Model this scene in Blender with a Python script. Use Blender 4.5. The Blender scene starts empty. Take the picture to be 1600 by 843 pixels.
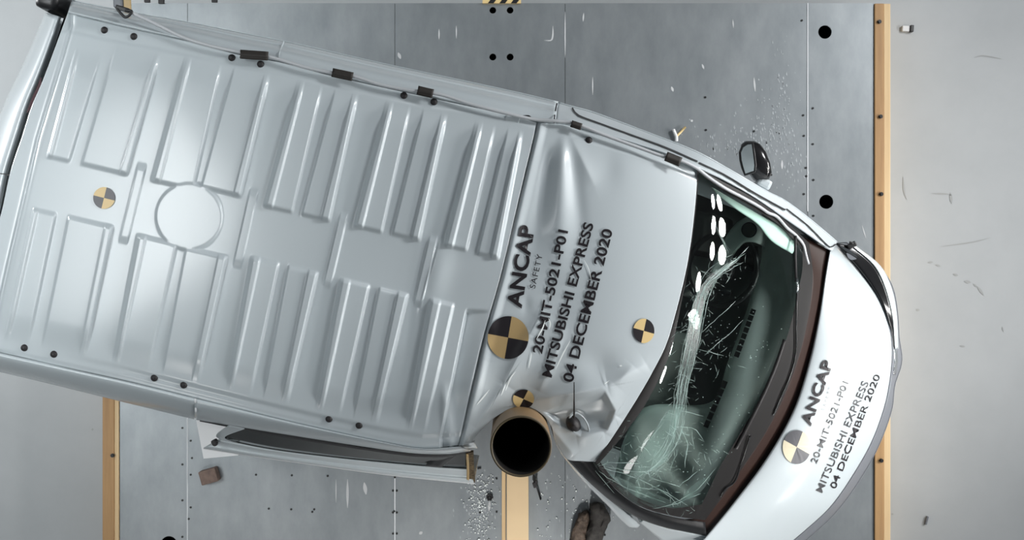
import bpy, bmesh, math, random
import numpy as np
from mathutils import Vector

random.seed(7)
np.random.seed(7)
S = bpy.context.scene
COL = S.collection

# ------------------------------------------------------------------ camera
H = 7.0            # camera height above the hall floor (m)
F = 1719.0         # focal length in pixels of the 1600 x 843 frame
cam_d = bpy.data.cameras.new('camera')
cam_d.sensor_width = 36.0
cam_d.lens = F / 1600.0 * 36.0
cam_d.clip_end = 100
cam = bpy.data.objects.new('camera', cam_d)
COL.objects.link(cam)
cam.location = (0, 0, H)
S.camera = cam

# ------------------------------------------------------------------ exposure, world, lamps
S.view_settings.view_transform = 'Standard'
S.view_settings.look = 'None'
S.view_settings.gamma = 1.0
S.view_settings.use_curve_mapping = False
S.view_settings.exposure = 0.0

world = bpy.data.worlds.new('hall')
S.world = world
world.use_nodes = True
wn = world.node_tree
wn.nodes.clear()
w_out = wn.nodes.new('ShaderNodeOutputWorld')
w_bg = wn.nodes.new('ShaderNodeBackground')
w_tc = wn.nodes.new('ShaderNodeTexCoord')
w_sep = wn.nodes.new('ShaderNodeSeparateXYZ')
w_ramp = wn.nodes.new('ShaderNodeValToRGB')
wn.links.new(w_tc.outputs['Generated'], w_sep.inputs[0])
wn.links.new(w_sep.outputs['Z'], w_ramp.inputs[0])
wn.links.new(w_ramp.outputs[0], w_bg.inputs[0])
wn.links.new(w_bg.outputs[0], w_out.inputs[0])
w_ramp.color_ramp.elements[0].position = 0.0
w_ramp.color_ramp.elements[0].color = (0.10, 0.11, 0.115, 1)
w_ramp.color_ramp.elements[1].position = 1.0
w_ramp.color_ramp.elements[1].color = (0.13, 0.145, 0.16, 1)
for pos, c in ((0.25, (0.28, 0.30, 0.32)), (0.6, (0.42, 0.46, 0.49)), (0.85, (0.30, 0.335, 0.36))):
    e = w_ramp.color_ramp.elements.new(pos)
    e.color = (*c, 1)
w_bg.inputs[1].default_value = 0.38


def lamp(name, loc, target, size, power, color=(1, 1, 1), shape='DISK', size_y=None, spread=180):
    l = bpy.data.lights.new(name, 'AREA')
    l.shape = shape
    l.size = size
    if size_y:
        l.size_y = size_y
    l.energy = power
    l.spread = math.radians(spread)
    l.color = color
    o = bpy.data.objects.new(name, l)
    COL.objects.link(o)
    o.location = loc
    d = Vector(target) - Vector(loc)
    o.rotation_euler = d.to_track_quat('-Z', 'Y').to_euler()
    return o


# flood lamp bank beyond the front of the van: two columns of four round lamps
for i in range(4):
    for j in range(2):
        lamp('front_flood_lamp', (6.3 + 0.25 * j, 1.15 - 0.5 * i, 2.75 + 0.62 * j), (1.7, -0.3, 1.3), 0.36, 6, (1.0, 0.99, 0.97), spread=75)
for i in range(3):  # three added lamps, unseen, to brighten the lower ribs and bonnet
    lamp('front_flood_lamp', (6.2, -1.2 - 1.1 * i, 4.5), (1.3, -0.6, 1.5), 0.6, 6.5, (1.0, 0.99, 0.97), spread=45)
for i in range(2):
    lamp('front_flood_lamp', (6.2, -5.3 - 0.8 * i, 2.9), (1.5, -1.0, 1.4), 0.5, 1.2, (1.0, 0.99, 0.97), spread=70)
# added key light, unseen, high beyond the front and far side
lamp('key_light', (6.3, 3.6, 5.9), (0.8, 0.5, 1.5), 1.4, 84, (0.98, 0.99, 1.0), spread=85)
lamp('floor_fill_light', (6.4, 2.4, 6.0), (6.0, 1.8, 0), 1.0, 17, (0.97, 0.99, 1.0), spread=80)  # added fill, unseen, to lighten the concrete at the far right
# added broad soft light, unseen, to brighten the rear of the roof
lamp('rear_fill_light', (-4.1, 0.7, 6.7), (-3.6, 0.6, 0.5), 3.4, 57, (0.95, 0.99, 1.0), spread=70)
# added low fill light, unseen, aimed at the tailgate from below roof height
lamp('tailgate_fill_light', (-6.4, 2.0, 1.75), (-2.6, 1.1, 1.6), 0.8, 28, (0.97, 0.99, 1.0), spread=80)
# overhead lamp over the far long side of the sled
lamp('side_flood_lamp', (0.6, 5.6, 5.2), (0.3, 0.6, 0.4), 1.5, 20, (0.96, 0.98, 1.0))
# added fill light, unseen, for the near flank, beam and pole
lamp('near_fill_light', (0.1, -6.2, 5.2), (0.2, -1.6, 0.4), 0.9, 17, (1.0, 0.98, 0.95), spread=40)
# small ceiling lamp whose glow shows in the steel plates
lamp('ceiling_lamp', (-3.3, -3.3, 6.0), (-2.6, -2.6, 0), 0.7, 8, (1.0, 0.97, 0.94), spread=110)


# ------------------------------------------------------------------ helpers
def W(px, py, z):
    """world point that stands at height z under image point (px, py)"""
    k = (H - z) / F
    return ((px - 800.0) * k, (421.5 - py) * k, z)


def px2m(n, z):
    return n * (H - z) / F


def link(name, me, parent=None, mat=None):
    o = bpy.data.objects.new(name, me)
    COL.objects.link(o)
    if mat is not None:
        o.data.materials.append(mat)
    if parent is not None:
        o.parent = parent
        o.matrix_parent_inverse.identity()
        o.location = -Vector(parent.location) if parent.parent is None else (0, 0, 0)
    return o


def mesh(name, verts, faces, parent=None, mat=None, smooth=True):
    me = bpy.data.meshes.new(name)
    me.from_pydata([tuple(map(float, v)) for v in verts], [], faces)
    me.update()
    if smooth:
        me.polygons.foreach_set('use_smooth', [True] * len(me.polygons))
    return link(name, me, parent, mat)


def bm_obj(name, bm, parent=None, mat=None, smooth=False):
    bmesh.ops.recalc_face_normals(bm, faces=bm.faces)
    me = bpy.data.meshes.new(name)
    bm.to_mesh(me)
    bm.free()
    if smooth:
        me.polygons.foreach_set('use_smooth', [True] * len(me.polygons))
    return link(name, me, parent, mat)


def tag(o, label, cat=None, group=None, kind=None):
    if label:
        o['label'] = label
    if cat:
        o['category'] = cat
    if group:
        o['group'] = group
    if kind:
        o['kind'] = kind
    return o


def thing(name, label, cat, loc=(0, 0, 0), group=None):
    o = bpy.data.objects.new(name, None)
    o.empty_display_size = 0.1
    COL.objects.link(o)
    o.location = loc
    return tag(o, label, cat, group)


def curve(pts, n, smooth=True):
    """resample a polyline (any dimension) to n points, by chord length; Catmull-Rom when smooth"""
    p = np.array(pts, float)
    d = np.r_[0, np.cumsum(np.linalg.norm(np.diff(p[:, :2], axis=0), axis=1))]
    t = np.linspace(0, d[-1], n)
    if not smooth or len(p) < 3:
        return np.stack([np.interp(t, d, p[:, k]) for k in range(p.shape[1])], 1)
    m = np.zeros_like(p)
    m[1:-1] = (p[2:] - p[:-2]) / (d[2:] - d[:-2])[:, None]
    m[0] = (p[1] - p[0]) / (d[1] - d[0])
    m[-1] = (p[-1] - p[-2]) / (d[-1] - d[-2])
    i = np.clip(np.searchsorted(d, t, 'right') - 1, 0, len(p) - 2)
    h = (d[i + 1] - d[i])
    u = ((t - d[i]) / h)[:, None]
    h = h[:, None]
    return ((2 * u**3 - 3 * u**2 + 1) * p[i] + (u**3 - 2 * u**2 + u) * h * m[i]
            + (-2 * u**3 + 3 * u**2) * p[i + 1] + (u**3 - u**2) * h * m[i + 1])


def coons(top, bottom, left, right, nu, nv, smooth=True):
    """grid (nv, nu, dim); top/bottom run along u, left/right along v"""
    T, B = curve(top, nu, smooth), curve(bottom, nu, smooth)
    L, R = curve(left, nv, smooth), curve(right, nv, smooth)
    u = np.linspace(0, 1, nu)[None, :, None]
    v = np.linspace(0, 1, nv)[:, None, None]
    c00, c10, c01, c11 = T[0], T[-1], B[0], B[-1]
    return ((1 - v) * T[None] + v * B[None] + (1 - u) * L[:, None] + u * R[:, None]
            - ((1 - u) * (1 - v) * c00 + u * (1 - v) * c10 + (1 - u) * v * c01 + u * v * c11))


def grid_world(P):
    """P (nv, nu, 3) of px, py, z -> world verts"""
    k = (H - P[..., 2]) / F
    return np.stack([(P[..., 0] - 800) * k, (421.5 - P[..., 1]) * k, P[..., 2]], -1)


def grid_faces(nv, nu, flip=False):
    a = np.arange(nv * nu).reshape(nv, nu)
    q = np.stack([a[:-1, :-1], a[1:, :-1], a[1:, 1:], a[:-1, 1:]], -1).reshape(-1, 4)
    if flip:
        q = q[:, ::-1]
    return q.tolist()


def grid_mesh(name, P, parent, mat, thick=0.0, flip=False):
    nv, nu = P.shape[:2]
    V = grid_world(P)
    a, b = V[1:, :-1] - V[:-1, :-1], V[:-1, 1:] - V[:-1, :-1]
    up = np.cross(a, b)[..., 2].sum()
    V = V.reshape(-1, 3)
    me = bpy.data.meshes.new(name)
    me.from_pydata(V.tolist(), [], grid_faces(nv, nu, up < 0))
    me.update()
    me.polygons.foreach_set('use_smooth', [True] * len(me.polygons))
    o = link(name, me, parent, mat)
    if thick:
        m = o.modifiers.new('thickness', 'SOLIDIFY')
        m.thickness = thick
        m.offset = -1
    return o


def loft(name, sections, parent, mat, nu=60, nv=10, thick=0.004, smooth_v=True, flip=False):
    """sections: polylines of (px, py, z), lofted one to the next"""
    C = [curve(s, nu) for s in sections]
    A = np.stack(C, 0)                      # (ns, nu, 3)
    if len(sections) == 2:
        t = np.linspace(0, 1, nv)[:, None, None]
        P = A[0][None] * (1 - t) + A[1][None] * t
    else:
        P = np.stack([curve_idx(A[:, i], nv, smooth_v) for i in range(nu)], 1)
    return grid_mesh(name, P, parent, mat, thick, flip), P


def curve_idx(p, n, smooth):
    k = len(p)
    t = np.linspace(0, k - 1, n)
    i = np.clip(t.astype(int), 0, k - 2)
    u = (t - i)[:, None]
    if not smooth:
        return p[i] * (1 - u) + p[i + 1] * u
    m = np.zeros_like(p)
    m[1:-1] = (p[2:] - p[:-2]) / 2
    m[0] = p[1] - p[0]
    m[-1] = p[-1] - p[-2]
    return ((2 * u**3 - 3 * u**2 + 1) * p[i] + (u**3 - 2 * u**2 + u) * m[i]
            + (-2 * u**3 + 3 * u**2) * p[i + 1] + (u**3 - u**2) * m[i + 1])


def drop_wall(name, line, z1, parent, mat, nu=80, nz=8, inset=0.0, thick=0.004):
    """a wall that falls from a (px, py, z) line straight down to height z1"""
    V0 = grid_world(curve(line, nu)[None])[0]
    c = V0.mean(0)
    rows = []
    for k in range(nz):
        t = k / (nz - 1)
        R = V0.copy()
        R[:, 2] = V0[:, 2] * (1 - t) + z1 * t
        if inset:
            dirn = -R[:, :2] / (np.linalg.norm(R[:, :2], axis=1, keepdims=True) + 1e-6)
            R[:, :2] += dirn * inset * t * t
        rows.append(R)
    V = np.stack(rows, 0)
    me = bpy.data.meshes.new(name)
    me.from_pydata(V.reshape(-1, 3).tolist(), [], grid_faces(nz, nu))
    me.update()
    me.polygons.foreach_set('use_smooth', [True] * len(me.polygons))
    o = link(name, me, parent, mat)
    m = o.modifiers.new('thickness', 'SOLIDIFY')
    m.thickness = thick
    return o


def add_box(bm, c, s, rotz=0.0, bevel=0.0):
    r = bmesh.ops.create_cube(bm, size=1.0)
    vs = r['verts']
    bmesh.ops.scale(bm, vec=s, verts=vs)
    if bevel:
        es = list({e for v in vs for e in v.link_edges})
        rb = bmesh.ops.bevel(bm, geom=es, offset=bevel, segments=2, affect='EDGES', profile=0.6)
        vs = list({v for f in rb['faces'] for v in f.verts} | {v for v in vs if v.is_valid})
    if rotz:
        from mathutils import Matrix
        bmesh.ops.rotate(bm, cent=(0, 0, 0), matrix=Matrix.Rotation(rotz, 3, 'Z'), verts=vs)
    bmesh.ops.translate(bm, vec=c, verts=vs)
    return vs


def add_cyl(bm, c, r, h, seg=24, r2=None):
    q = bmesh.ops.create_cone(bm, cap_ends=True, segments=seg, radius1=r, radius2=r if r2 is None else r2, depth=h)
    bmesh.ops.translate(bm, vec=c, verts=q['verts'])
    return q['verts']


def lathe(bm, prof, seg=48, c=(0, 0, 0), closed=True):
    rings = []
    for r, z in prof:
        rings.append([bm.verts.new((c[0] + r * math.cos(2 * math.pi * k / seg), c[1] + r * math.sin(2 * math.pi * k / seg), c[2] + z)) for k in range(seg)])
    n = len(rings)
    for a in range(n if closed else n - 1):
        A, B = rings[a], rings[(a + 1) % n]
        for k in range(seg):
            bm.faces.new((A[k], A[(k + 1) % seg], B[(k + 1) % seg], B[k]))


def tube(name, pts, r, parent=None, mat=None, seg=8, smooth=True, n=None):
    """round tube along world points"""
    P = np.array(pts, float)
    if n:
        d = np.r_[0, np.cumsum(np.linalg.norm(np.diff(P, axis=0), axis=1))]
        m = np.gradient(P, d, axis=0) if len(P) > 2 else None
        t = np.linspace(0, d[-1], n)
        if m is not None:
            i = np.clip(np.searchsorted(d, t, 'right') - 1, 0, len(P) - 2)
            h = (d[i + 1] - d[i]); u = ((t - d[i]) / h)[:, None]; h = h[:, None]
            P = ((2*u**3 - 3*u**2 + 1)*P[i] + (u**3 - 2*u**2 + u)*h*m[i] + (-2*u**3 + 3*u**2)*P[i+1] + (u**3 - u**2)*h*m[i+1])
    rr = np.broadcast_to(np.array(r, float), (len(P),)) if np.ndim(r) == 0 else np.interp(np.linspace(0, 1, len(P)), np.linspace(0, 1, len(r)), r)
    T = np.gradient(P, axis=0)
    T /= np.linalg.norm(T, axis=1, keepdims=True) + 1e-9
    up = np.array([0.0, 0.0, 1.0])
    verts, faces = [], []
    for k in range(len(P)):
        t = T[k]
        a = np.cross(t, up)
        if np.linalg.norm(a) < 1e-3:
            a = np.cross(t, np.array([1.0, 0, 0]))
        a /= np.linalg.norm(a)
        b = np.cross(a, t)
        for q in range(seg):
            th = 2 * math.pi * q / seg
            verts.append(P[k] + rr[k] * (math.cos(th) * a + math.sin(th) * b))
    for k in range(len(P) - 1):
        for q in range(seg):
            faces.append((k * seg + q, k * seg + (q + 1) % seg, (k + 1) * seg + (q + 1) % seg, (k + 1) * seg + q))
    faces.append(tuple(range(seg)))
    faces.append(tuple(range((len(P) - 1) * seg + seg - 1, (len(P) - 1) * seg - 1, -1)))
    return mesh(name, verts, faces, parent, mat, smooth)


# ------------------------------------------------------------------ materials
def mat(name, color, rough=0.5, metal=0.0, coat=0.0, coat_rough=0.05, spec=0.5, noise=None, bump=None):
    m = bpy.data.materials.new(name)
    m.use_nodes = True
    nt = m.node_tree
    b = nt.nodes['Principled BSDF']
    b.inputs['Base Color'].default_value = (*color, 1)
    b.inputs['Roughness'].default_value = rough
    b.inputs['Metallic'].default_value = metal
    b.inputs['Coat Weight'].default_value = coat
    b.inputs['Coat Roughness'].default_value = coat_rough
    b.inputs['Specular IOR Level'].default_value = spec
    if noise or bump:
        tc = nt.nodes.new('ShaderNodeTexCoord')
    if noise:
        scale, dark, stretch, detail = noise
        mp = nt.nodes.new('ShaderNodeMapping')
        mp.inputs['Scale'].default_value = stretch
        nz = nt.nodes.new('ShaderNodeTexNoise')
        nz.inputs['Scale'].default_value = scale
        nz.inputs['Detail'].default_value = detail
        nz.inputs['Roughness'].default_value = 0.65
        rp = nt.nodes.new('ShaderNodeValToRGB')
        rp.color_ramp.elements[0].position = 0.3
        rp.color_ramp.elements[0].color = (*dark, 1)
        rp.color_ramp.elements[1].position = 0.7
        rp.color_ramp.elements[1].color = (*color, 1)
        nt.links.new(tc.outputs['Object'], mp.inputs[0])
        nt.links.new(mp.outputs[0], nz.inputs['Vector'])
        nt.links.new(nz.outputs['Fac'], rp.inputs[0])
        nt.links.new(rp.outputs[0], b.inputs['Base Color'])
    if bump:
        scale, strength, dist = bump
        nb = nt.nodes.new('ShaderNodeTexNoise')
        nb.inputs['Scale'].default_value = scale
        nb.inputs['Detail'].default_value = 4
        bp = nt.nodes.new('ShaderNodeBump')
        bp.inputs['Strength'].default_value = strength
        bp.inputs['Distance'].default_value = dist
        nt.links.new(tc.outputs['Object'], nb.inputs['Vector'])
        nt.links.new(nb.outputs['Fac'], bp.inputs['Height'])
        nt.links.new(bp.outputs[0], b.inputs['Normal'])
    return m


M = {}
M['paint'] = mat('white_car_paint', (0.53, 0.585, 0.61), rough=0.40, coat=1.0, coat_rough=0.18)
M['concrete'] = mat('painted_concrete', (0.47, 0.49, 0.50), rough=0.55, noise=(0.9, (0.40, 0.42, 0.43), (1, 1, 1), 6))
M['steel'] = mat('galvanised_steel', (0.345, 0.37, 0.385), rough=0.42, metal=0.7, noise=(3.2, (0.245, 0.27, 0.285), (1.6, 0.7, 1), 10), bump=(3.0, 0.05, 0.02))
M['steel_edge'] = mat('bright_joint_filler', (0.72, 0.74, 0.76), rough=0.45)
M['pine'] = mat('pine_timber', (0.47, 0.28, 0.12), rough=0.55, noise=(5, (0.36, 0.20, 0.085), (6, 0.35, 6), 5))
M['pine_pale'] = mat('pale_pine_timber', (0.78, 0.58, 0.33), rough=0.55, noise=(5, (0.68, 0.47, 0.25), (6, 0.35, 6), 5))
M['beam_tan'] = mat('tan_painted_timber', (0.80, 0.60, 0.36), rough=0.6, noise=(1.5, (0.72, 0.53, 0.31), (1, 1, 1), 4))
M['pole_tan'] = mat('tan_lined_steel', (0.26, 0.165, 0.08), rough=0.5, noise=(6, (0.20, 0.13, 0.07), (1, 1, 1), 5))
M['pole_rim'] = mat('weathered_pole_rim', (0.085, 0.065, 0.035), rough=0.5)
M['near_black'] = mat('matt_near_black', (0.012, 0.010, 0.009), rough=0.9)  # near-black for the pole bore and the frame under the plates
M['black'] = mat('black_plastic', (0.012, 0.012, 0.013), rough=0.4)
M['black_gloss'] = mat('black_gloss_plastic', (0.010, 0.010, 0.011), rough=0.18)
M['rubber'] = mat('black_rubber', (0.015, 0.013, 0.014), rough=0.55)
M['cowl'] = mat('brown_black_cowl', (0.022, 0.009, 0.006), rough=0.55, spec=0.3)
M['frit'] = mat('black_glass_border', (0.012, 0.011, 0.011), rough=0.5, spec=0.3)
M['ink'] = mat('black_vinyl', (0.012, 0.009, 0.012), rough=0.45)
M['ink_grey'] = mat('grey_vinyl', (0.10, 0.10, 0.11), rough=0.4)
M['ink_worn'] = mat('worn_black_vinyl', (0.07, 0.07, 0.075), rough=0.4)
M['ink_pale'] = mat('pale_grey_vinyl', (0.32, 0.33, 0.34), rough=0.4)  # lighter grey for the small bonnet word
M['cream'] = mat('glare_bleached_cream_vinyl', (0.66, 0.60, 0.44), rough=0.4)  # yellow paled to cream: bonnet glare painted into the colour
M['yellow'] = mat('sand_yellow_vinyl', (0.44, 0.31, 0.145), rough=0.4)
M['yellow_pale'] = mat('pale_yellow_vinyl', (0.74, 0.55, 0.26), rough=0.4)
M['white'] = mat('white_plastic', (0.75, 0.76, 0.77), rough=0.45)
M['tape'] = mat('black_cloth_tape', (0.022, 0.018, 0.015), rough=0.6)
M['cable'] = mat('grey_cable', (0.52, 0.54, 0.56), rough=0.4)
M['dash'] = mat('grey_dash_plastic', (0.50, 0.56, 0.54), rough=0.6)
M['dash_light'] = mat('pale_pillar_trim', (0.80, 0.86, 0.83), rough=0.6)
M['seat'] = mat('dark_seat_fabric', (0.10, 0.105, 0.10), rough=0.8)
M['cabin'] = mat('dark_cabin_lining', (0.12, 0.13, 0.125), rough=0.8)
M['chrome'] = mat('chrome', (0.85, 0.87, 0.88), rough=0.12, metal=1.0)
M['bumper'] = mat('grey_bumper_plastic', (0.16, 0.17, 0.19), rough=0.4)
M['lens'] = mat('clear_lamp_lens', (0.74, 0.80, 0.81), rough=0.22, metal=0.35, coat=1)
M['red_lens'] = mat('dark_red_lens', (0.05, 0.008, 0.015), rough=0.6)
M['brick'] = mat('brown_wood_block', (0.22, 0.15, 0.12), rough=0.7, noise=(30, (0.13, 0.09, 0.075), (1, 1, 1), 4))
M['foam'] = mat('brown_foam_core', (0.16, 0.115, 0.06), rough=0.9, noise=(60, (0.03, 0.02, 0.012), (1, 1, 1), 3))
M['bark'] = mat('splintered_brown_wood', (0.16, 0.115, 0.085), rough=0.8, noise=(25, (0.05, 0.037, 0.03), (1, 1, 1), 5), bump=(40, 0.5, 0.02))
M['crumb'] = mat('broken_glass_crumb', (0.86, 0.90, 0.89), rough=0.5)
M['scuff'] = mat('dark_scuff', (0.36, 0.37, 0.37), rough=0.7)
M['chip'] = mat('pale_scratch', (0.55, 0.56, 0.57), rough=0.6)
M['dusty'] = mat('dusty_dark_plastic', (0.055, 0.05, 0.045), rough=0.8, noise=(30, (0.02, 0.018, 0.017), (1, 1, 1), 5))
M['dark_lining'] = mat('dark_green_lining', (0.025, 0.03, 0.026), rough=0.7)
M['fleck'] = mat('pale_wear', (0.42, 0.45, 0.47), rough=0.5, metal=0.45)
M['tyre'] = mat('tyre_rubber', (0.02, 0.02, 0.02), rough=0.8)


def glass_mat(name, tint, rough=0.02, haze=0.0):
    m = bpy.data.materials.new(name)
    m.use_nodes = True
    nt = m.node_tree
    nt.nodes.clear()
    out = nt.nodes.new('ShaderNodeOutputMaterial')
    tr = nt.nodes.new('ShaderNodeBsdfTransparent')
    tr.inputs[0].default_value = (*tint, 1)
    gl = nt.nodes.new('ShaderNodeBsdfGlossy')
    gl.inputs['Roughness'].default_value = rough
    fr = nt.nodes.new('ShaderNodeFresnel')
    fr.inputs[0].default_value = 1.5
    mx = nt.nodes.new('ShaderNodeMixShader')
    nt.links.new(fr.outputs[0], mx.inputs[0])
    nt.links.new(tr.outputs[0], mx.inputs[1])
    nt.links.new(gl.outputs[0], mx.inputs[2])
    last = mx
    if haze:
        df = nt.nodes.new('ShaderNodeBsdfDiffuse')
        df.inputs[0].default_value = (0.55, 0.72, 0.68, 1)
        m2 = nt.nodes.new('ShaderNodeMixShader')
        m2.inputs[0].default_value = haze
        nt.links.new(mx.outputs[0], m2.inputs[1])
        nt.links.new(df.outputs[0], m2.inputs[2])
        last = m2
    nt.links.new(last.outputs[0], out.inputs[0])
    return m


M['glass'] = glass_mat('green_tinted_glass', (0.78, 0.91, 0.87))
M['glass_dark'] = glass_mat('dark_privacy_glass', (0.20, 0.22, 0.20))
M['crack'] = glass_mat('crazed_glass', (0.60, 0.76, 0.72), 0.3, 0.38)
M['craze'] = glass_mat('milky_crazed_glass', (0.8, 0.93, 0.9), 0.3, 0.035)

# ------------------------------------------------------------------ the setting: hall floor
bm = bmesh.new()
bmesh.ops.create_grid(bm, x_segments=8, y_segments=8, size=9)
floor = bm_obj('floor', bm, None, M['concrete'])
tag(floor, 'pale grey painted concrete hall floor around the test platform', 'floor', kind='structure')

PZ = 0.30   # top of the steel platform

# dark scuffs on the concrete (marks with a shape of their own)
def strip_mesh(name, pts, w, z, parent, m, taper=True):
    p = curve([(a, b) for a, b in pts], max(6, 4 * len(pts)))
    t = np.gradient(p, axis=0)
    t /= np.linalg.norm(t, axis=1, keepdims=True) + 1e-9
    n = np.stack([-t[:, 1], t[:, 0]], 1)
    k = np.linspace(0, 1, len(p))
    ww = w * (0.15 + 0.85 * np.sin(math.pi * k)) if taper else w * np.ones(len(p))
    verts, faces = [], []
    for i in range(len(p)):
        for sgn in (-0.5, 0.5):
            q = p[i] + n[i] * ww[i] * sgn
            verts.append(W(q[0], q[1], z(q[0], q[1]) if callable(z) else z))
    for i in range(len(p) - 1):
        faces.append((2 * i, 2 * i + 1, 2 * i + 3, 2 * i + 2))
    return mesh(name, verts, faces, parent, m)


for pts, w in (([(1450, 410), (1458, 409)], 3), ([(1462, 413), (1470, 416)], 3), ([(1490, 428), (1497, 430)], 4),
               ([(1507, 439), (1517, 441)], 5), ([(1521, 443), (1526, 448)], 3), ([(1527, 447), (1533, 455), (1537, 461)], 4),
               ([(1432, 484), (1437, 484)], 4), ([(1522, 90), (1535, 87), (1565, 92)], 2), ([(1470, 385), (1520, 378), (1548, 371)], 2),
               ([(1411, 276), (1413, 300), (1417, 312)], 3), ([(1455, 302), (1480, 303), (1487, 305)], 2.5), ([(1485, 301), (1487, 318)], 4.5),
               ([(1566, 510), (1568, 518)], 2), ([(1500, 540), (1508, 541)], 3), ([(143, 670), (146, 671)], 4), ([(1393, 802), (1396, 803)], 3)):
    strip_mesh('scuff_mark', pts, w, 0.002, floor, M['scuff'])

# ------------------------------------------------------------------ steel platform
plat = thing('steel_platform', 'grey galvanised steel platform of riveted plates under the van', 'platform', (0, 0, 0))
YT, YB = 5.0, 900.0      # platform end at the top of the frame; it runs out of the frame below
HOLES = [(770, 16, 5.2), (797, 16, 5.2), (770, 89, 5.4), (797, 89, 5.4), (1289, 50, 10.5), (1291, 315, 11), (264, 850, 13), (878, -1, 5)]
seams = [187, 293, 617, 883, 1262, 1366]
k0 = (H - PZ) / F
for a, b in zip(seams[:-1], seams[1:]):
    x0, x1 = (a - 800) * k0 + 0.0015, (b - 800) * k0 - 0.0015
    y1, y0 = (421.5 - YT) * k0, (421.5 - YB) * k0
    bm = bmesh.new()
    add_box(bm, ((x0 + x1) / 2, (y0 + y1) / 2, PZ - 0.006), (x1 - x0, y1 - y0, 0.012))
    o = bm_obj('steel_plate', bm, plat, M['steel'])
    hs = [h for h in HOLES if a < h[0] < b]
    if hs:
        bc = bmesh.new()
        for hx, hy, hr in hs:
            add_cyl(bc, W(hx, hy, PZ), hr * k0, 0.2, 32)
        mc = bpy.data.meshes.new('cutter')
        bc.to_mesh(mc); bc.free()
        oc = bpy.data.objects.new('cutter', mc)
        COL.objects.link(oc)
        md = o.modifiers.new('holes', 'BOOLEAN')
        md.operation = 'DIFFERENCE'; md.solver = 'EXACT'; md.object = oc
        dg = bpy.context.evaluated_depsgraph_get()
        me2 = bpy.data.meshes.new_from_object(o.evaluated_get(dg))
        o.modifiers.clear()
        o.data = me2
        bpy.data.objects.remove(oc)
# dark frame below the plates
bm = bmesh.new()
x0, x1 = (187 - 800) * k0, (1366 - 800) * k0
y1, y0 = (421.5 - YT) * k0, (421.5 - YB) * k0
for c, s in ((((x0 + x1) / 2, y1 - 0.01, 0.144), (x1 - x0, 0.02, 0.287)), (((x0 + x1) / 2, y0 + 0.01, 0.144), (x1 - x0, 0.02, 0.287)),
             ((x0 + 0.01, (y0 + y1) / 2, 0.144), (0.02, y1 - y0, 0.287)), ((x1 - 0.01, (y0 + y1) / 2, 0.144), (0.02, y1 - y0, 0.287)),
             (((x0 + x1) / 2, (y0 + y1) / 2, 0.02), (x1 - x0 - .05, y1 - y0 - .05, 0.03))):
    add_box(bm, c, s)
bm_obj('sled_frame', bm, plat, M['near_black'])
# bright raised joint strips along the seams
for sx, ya, yb in ((293, 640, 900), (617, 742, 900), (1262, 5, 330)):
    bm = bmesh.new()
    c0, c1 = W(sx, ya, PZ), W(sx, yb, PZ)
    add_box(bm, ((c0[0]), (c0[1] + c1[1]) / 2, PZ + 0.0015), (0.006, abs(c1[1] - c0[1]), 0.003))
    bm_obj('joint_strip', bm, plat, M['steel_edge'])
# screws
screw_px = [(285, 668), (285, 725), (298, 688), (300, 715), (298, 741), (285, 781), (298, 792), (295, 810), (285, 838),
            (456, 742), (420, 794), (455, 795), (488, 799), (491, 795), (512, 743), (400, 741),
            (614, 766), (620, 766), (614, 800), (620, 800), (616, 798), (614, 833), (620, 833), (617, 745),
            (1253, 32), (1255, 180), (1256, 212), (1270, 169), (1270, 225), (1271, 281), (1271, 337), (1205, 273), (1259, 262), (1260, 275), (1256, 303),
            (1102, 152), (1103, 203), (1178, 205), (750, 800), (776, 799), (776, 747), (945, 835)]
bm = bmesh.new()
add_cyl(bm, (0, 0, 0.001), 0.0065, 0.004, 10)
me = bpy.data.meshes.new('screw'); bm.to_mesh(me); bm.free(); me.materials.append(M['black'])
for sx, sy in screw_px:
    o = bpy.data.objects.new('screw', me)
    COL.objects.link(o); o.parent = plat; o.location = W(sx, sy, PZ + 0.001)
# pale scratches in the plates
for pts, w in (([(912, 20), (911, 34)], 2.5), ([(1178, 121), (1180, 143)], 3), ([(1049, 135), (1052, 143)], 4), ([(864, 40), (862, 62), (850, 63)], 2.5),
               ([(543, 748), (543, 793)], 4), ([(569, 753), (572, 772)], 6), ([(926, 120), (926, 148)], 2), ([(1222, 250), (1222, 264)], 3.5),
               ([(1097, 100), (1100, 108)], 3), ([(655, 834), (660, 830)], 5), ([(765, 782), (764, 798)], 4), ([(1080, 187), (1082, 190)], 4),
               ([(883, 18), (883, 90)], 2), ([(525, 748), (525, 785)], 1.6), ([(686, 45), (686, 62)], 2.5), ([(713, 40), (713, 60)], 2), ([(622, 82), (626, 92)], 5),
               ([(1347, 352), (1353, 372)], 1.8), ([(1145, 30), (1146, 44)], 2)):
    strip_mesh('scratch', pts, w, PZ + 0.0012, plat, M['chip'])

# flecks of pale wear, thick beside the right-hand joint
def flecks():
    V, Fc = [], []
    for cx, cy, sx, sy, n in ((1150, 222, 38, 14, 110), (1195, 200, 25, 22, 120), (1222, 150, 8, 38, 50), (1235, 250, 14, 30, 60), (752, 800, 16, 30, 60), (930, 790, 40, 40, 60)):
        for k in range(n):
            x, y = random.gauss(cx, sx), random.gauss(cy, sy)
            w, h = random.uniform(0.4, 1.6), random.uniform(0.6, 4.0)
            b = len(V)
            for dx, dy in ((-w, 0), (0, -h), (w, 0.3 * h), (0.2 * w, h)):
                V.append(W(x + dx, y + dy, PZ + 0.0013))
            Fc.append((b, b + 3, b + 2, b + 1))
    return V, Fc


fv, ff = flecks()
tag(mesh('worn_flecks', fv, ff, plat, M['fleck'], False), 'pale worn flecks in the steel', kind='stuff')

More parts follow.
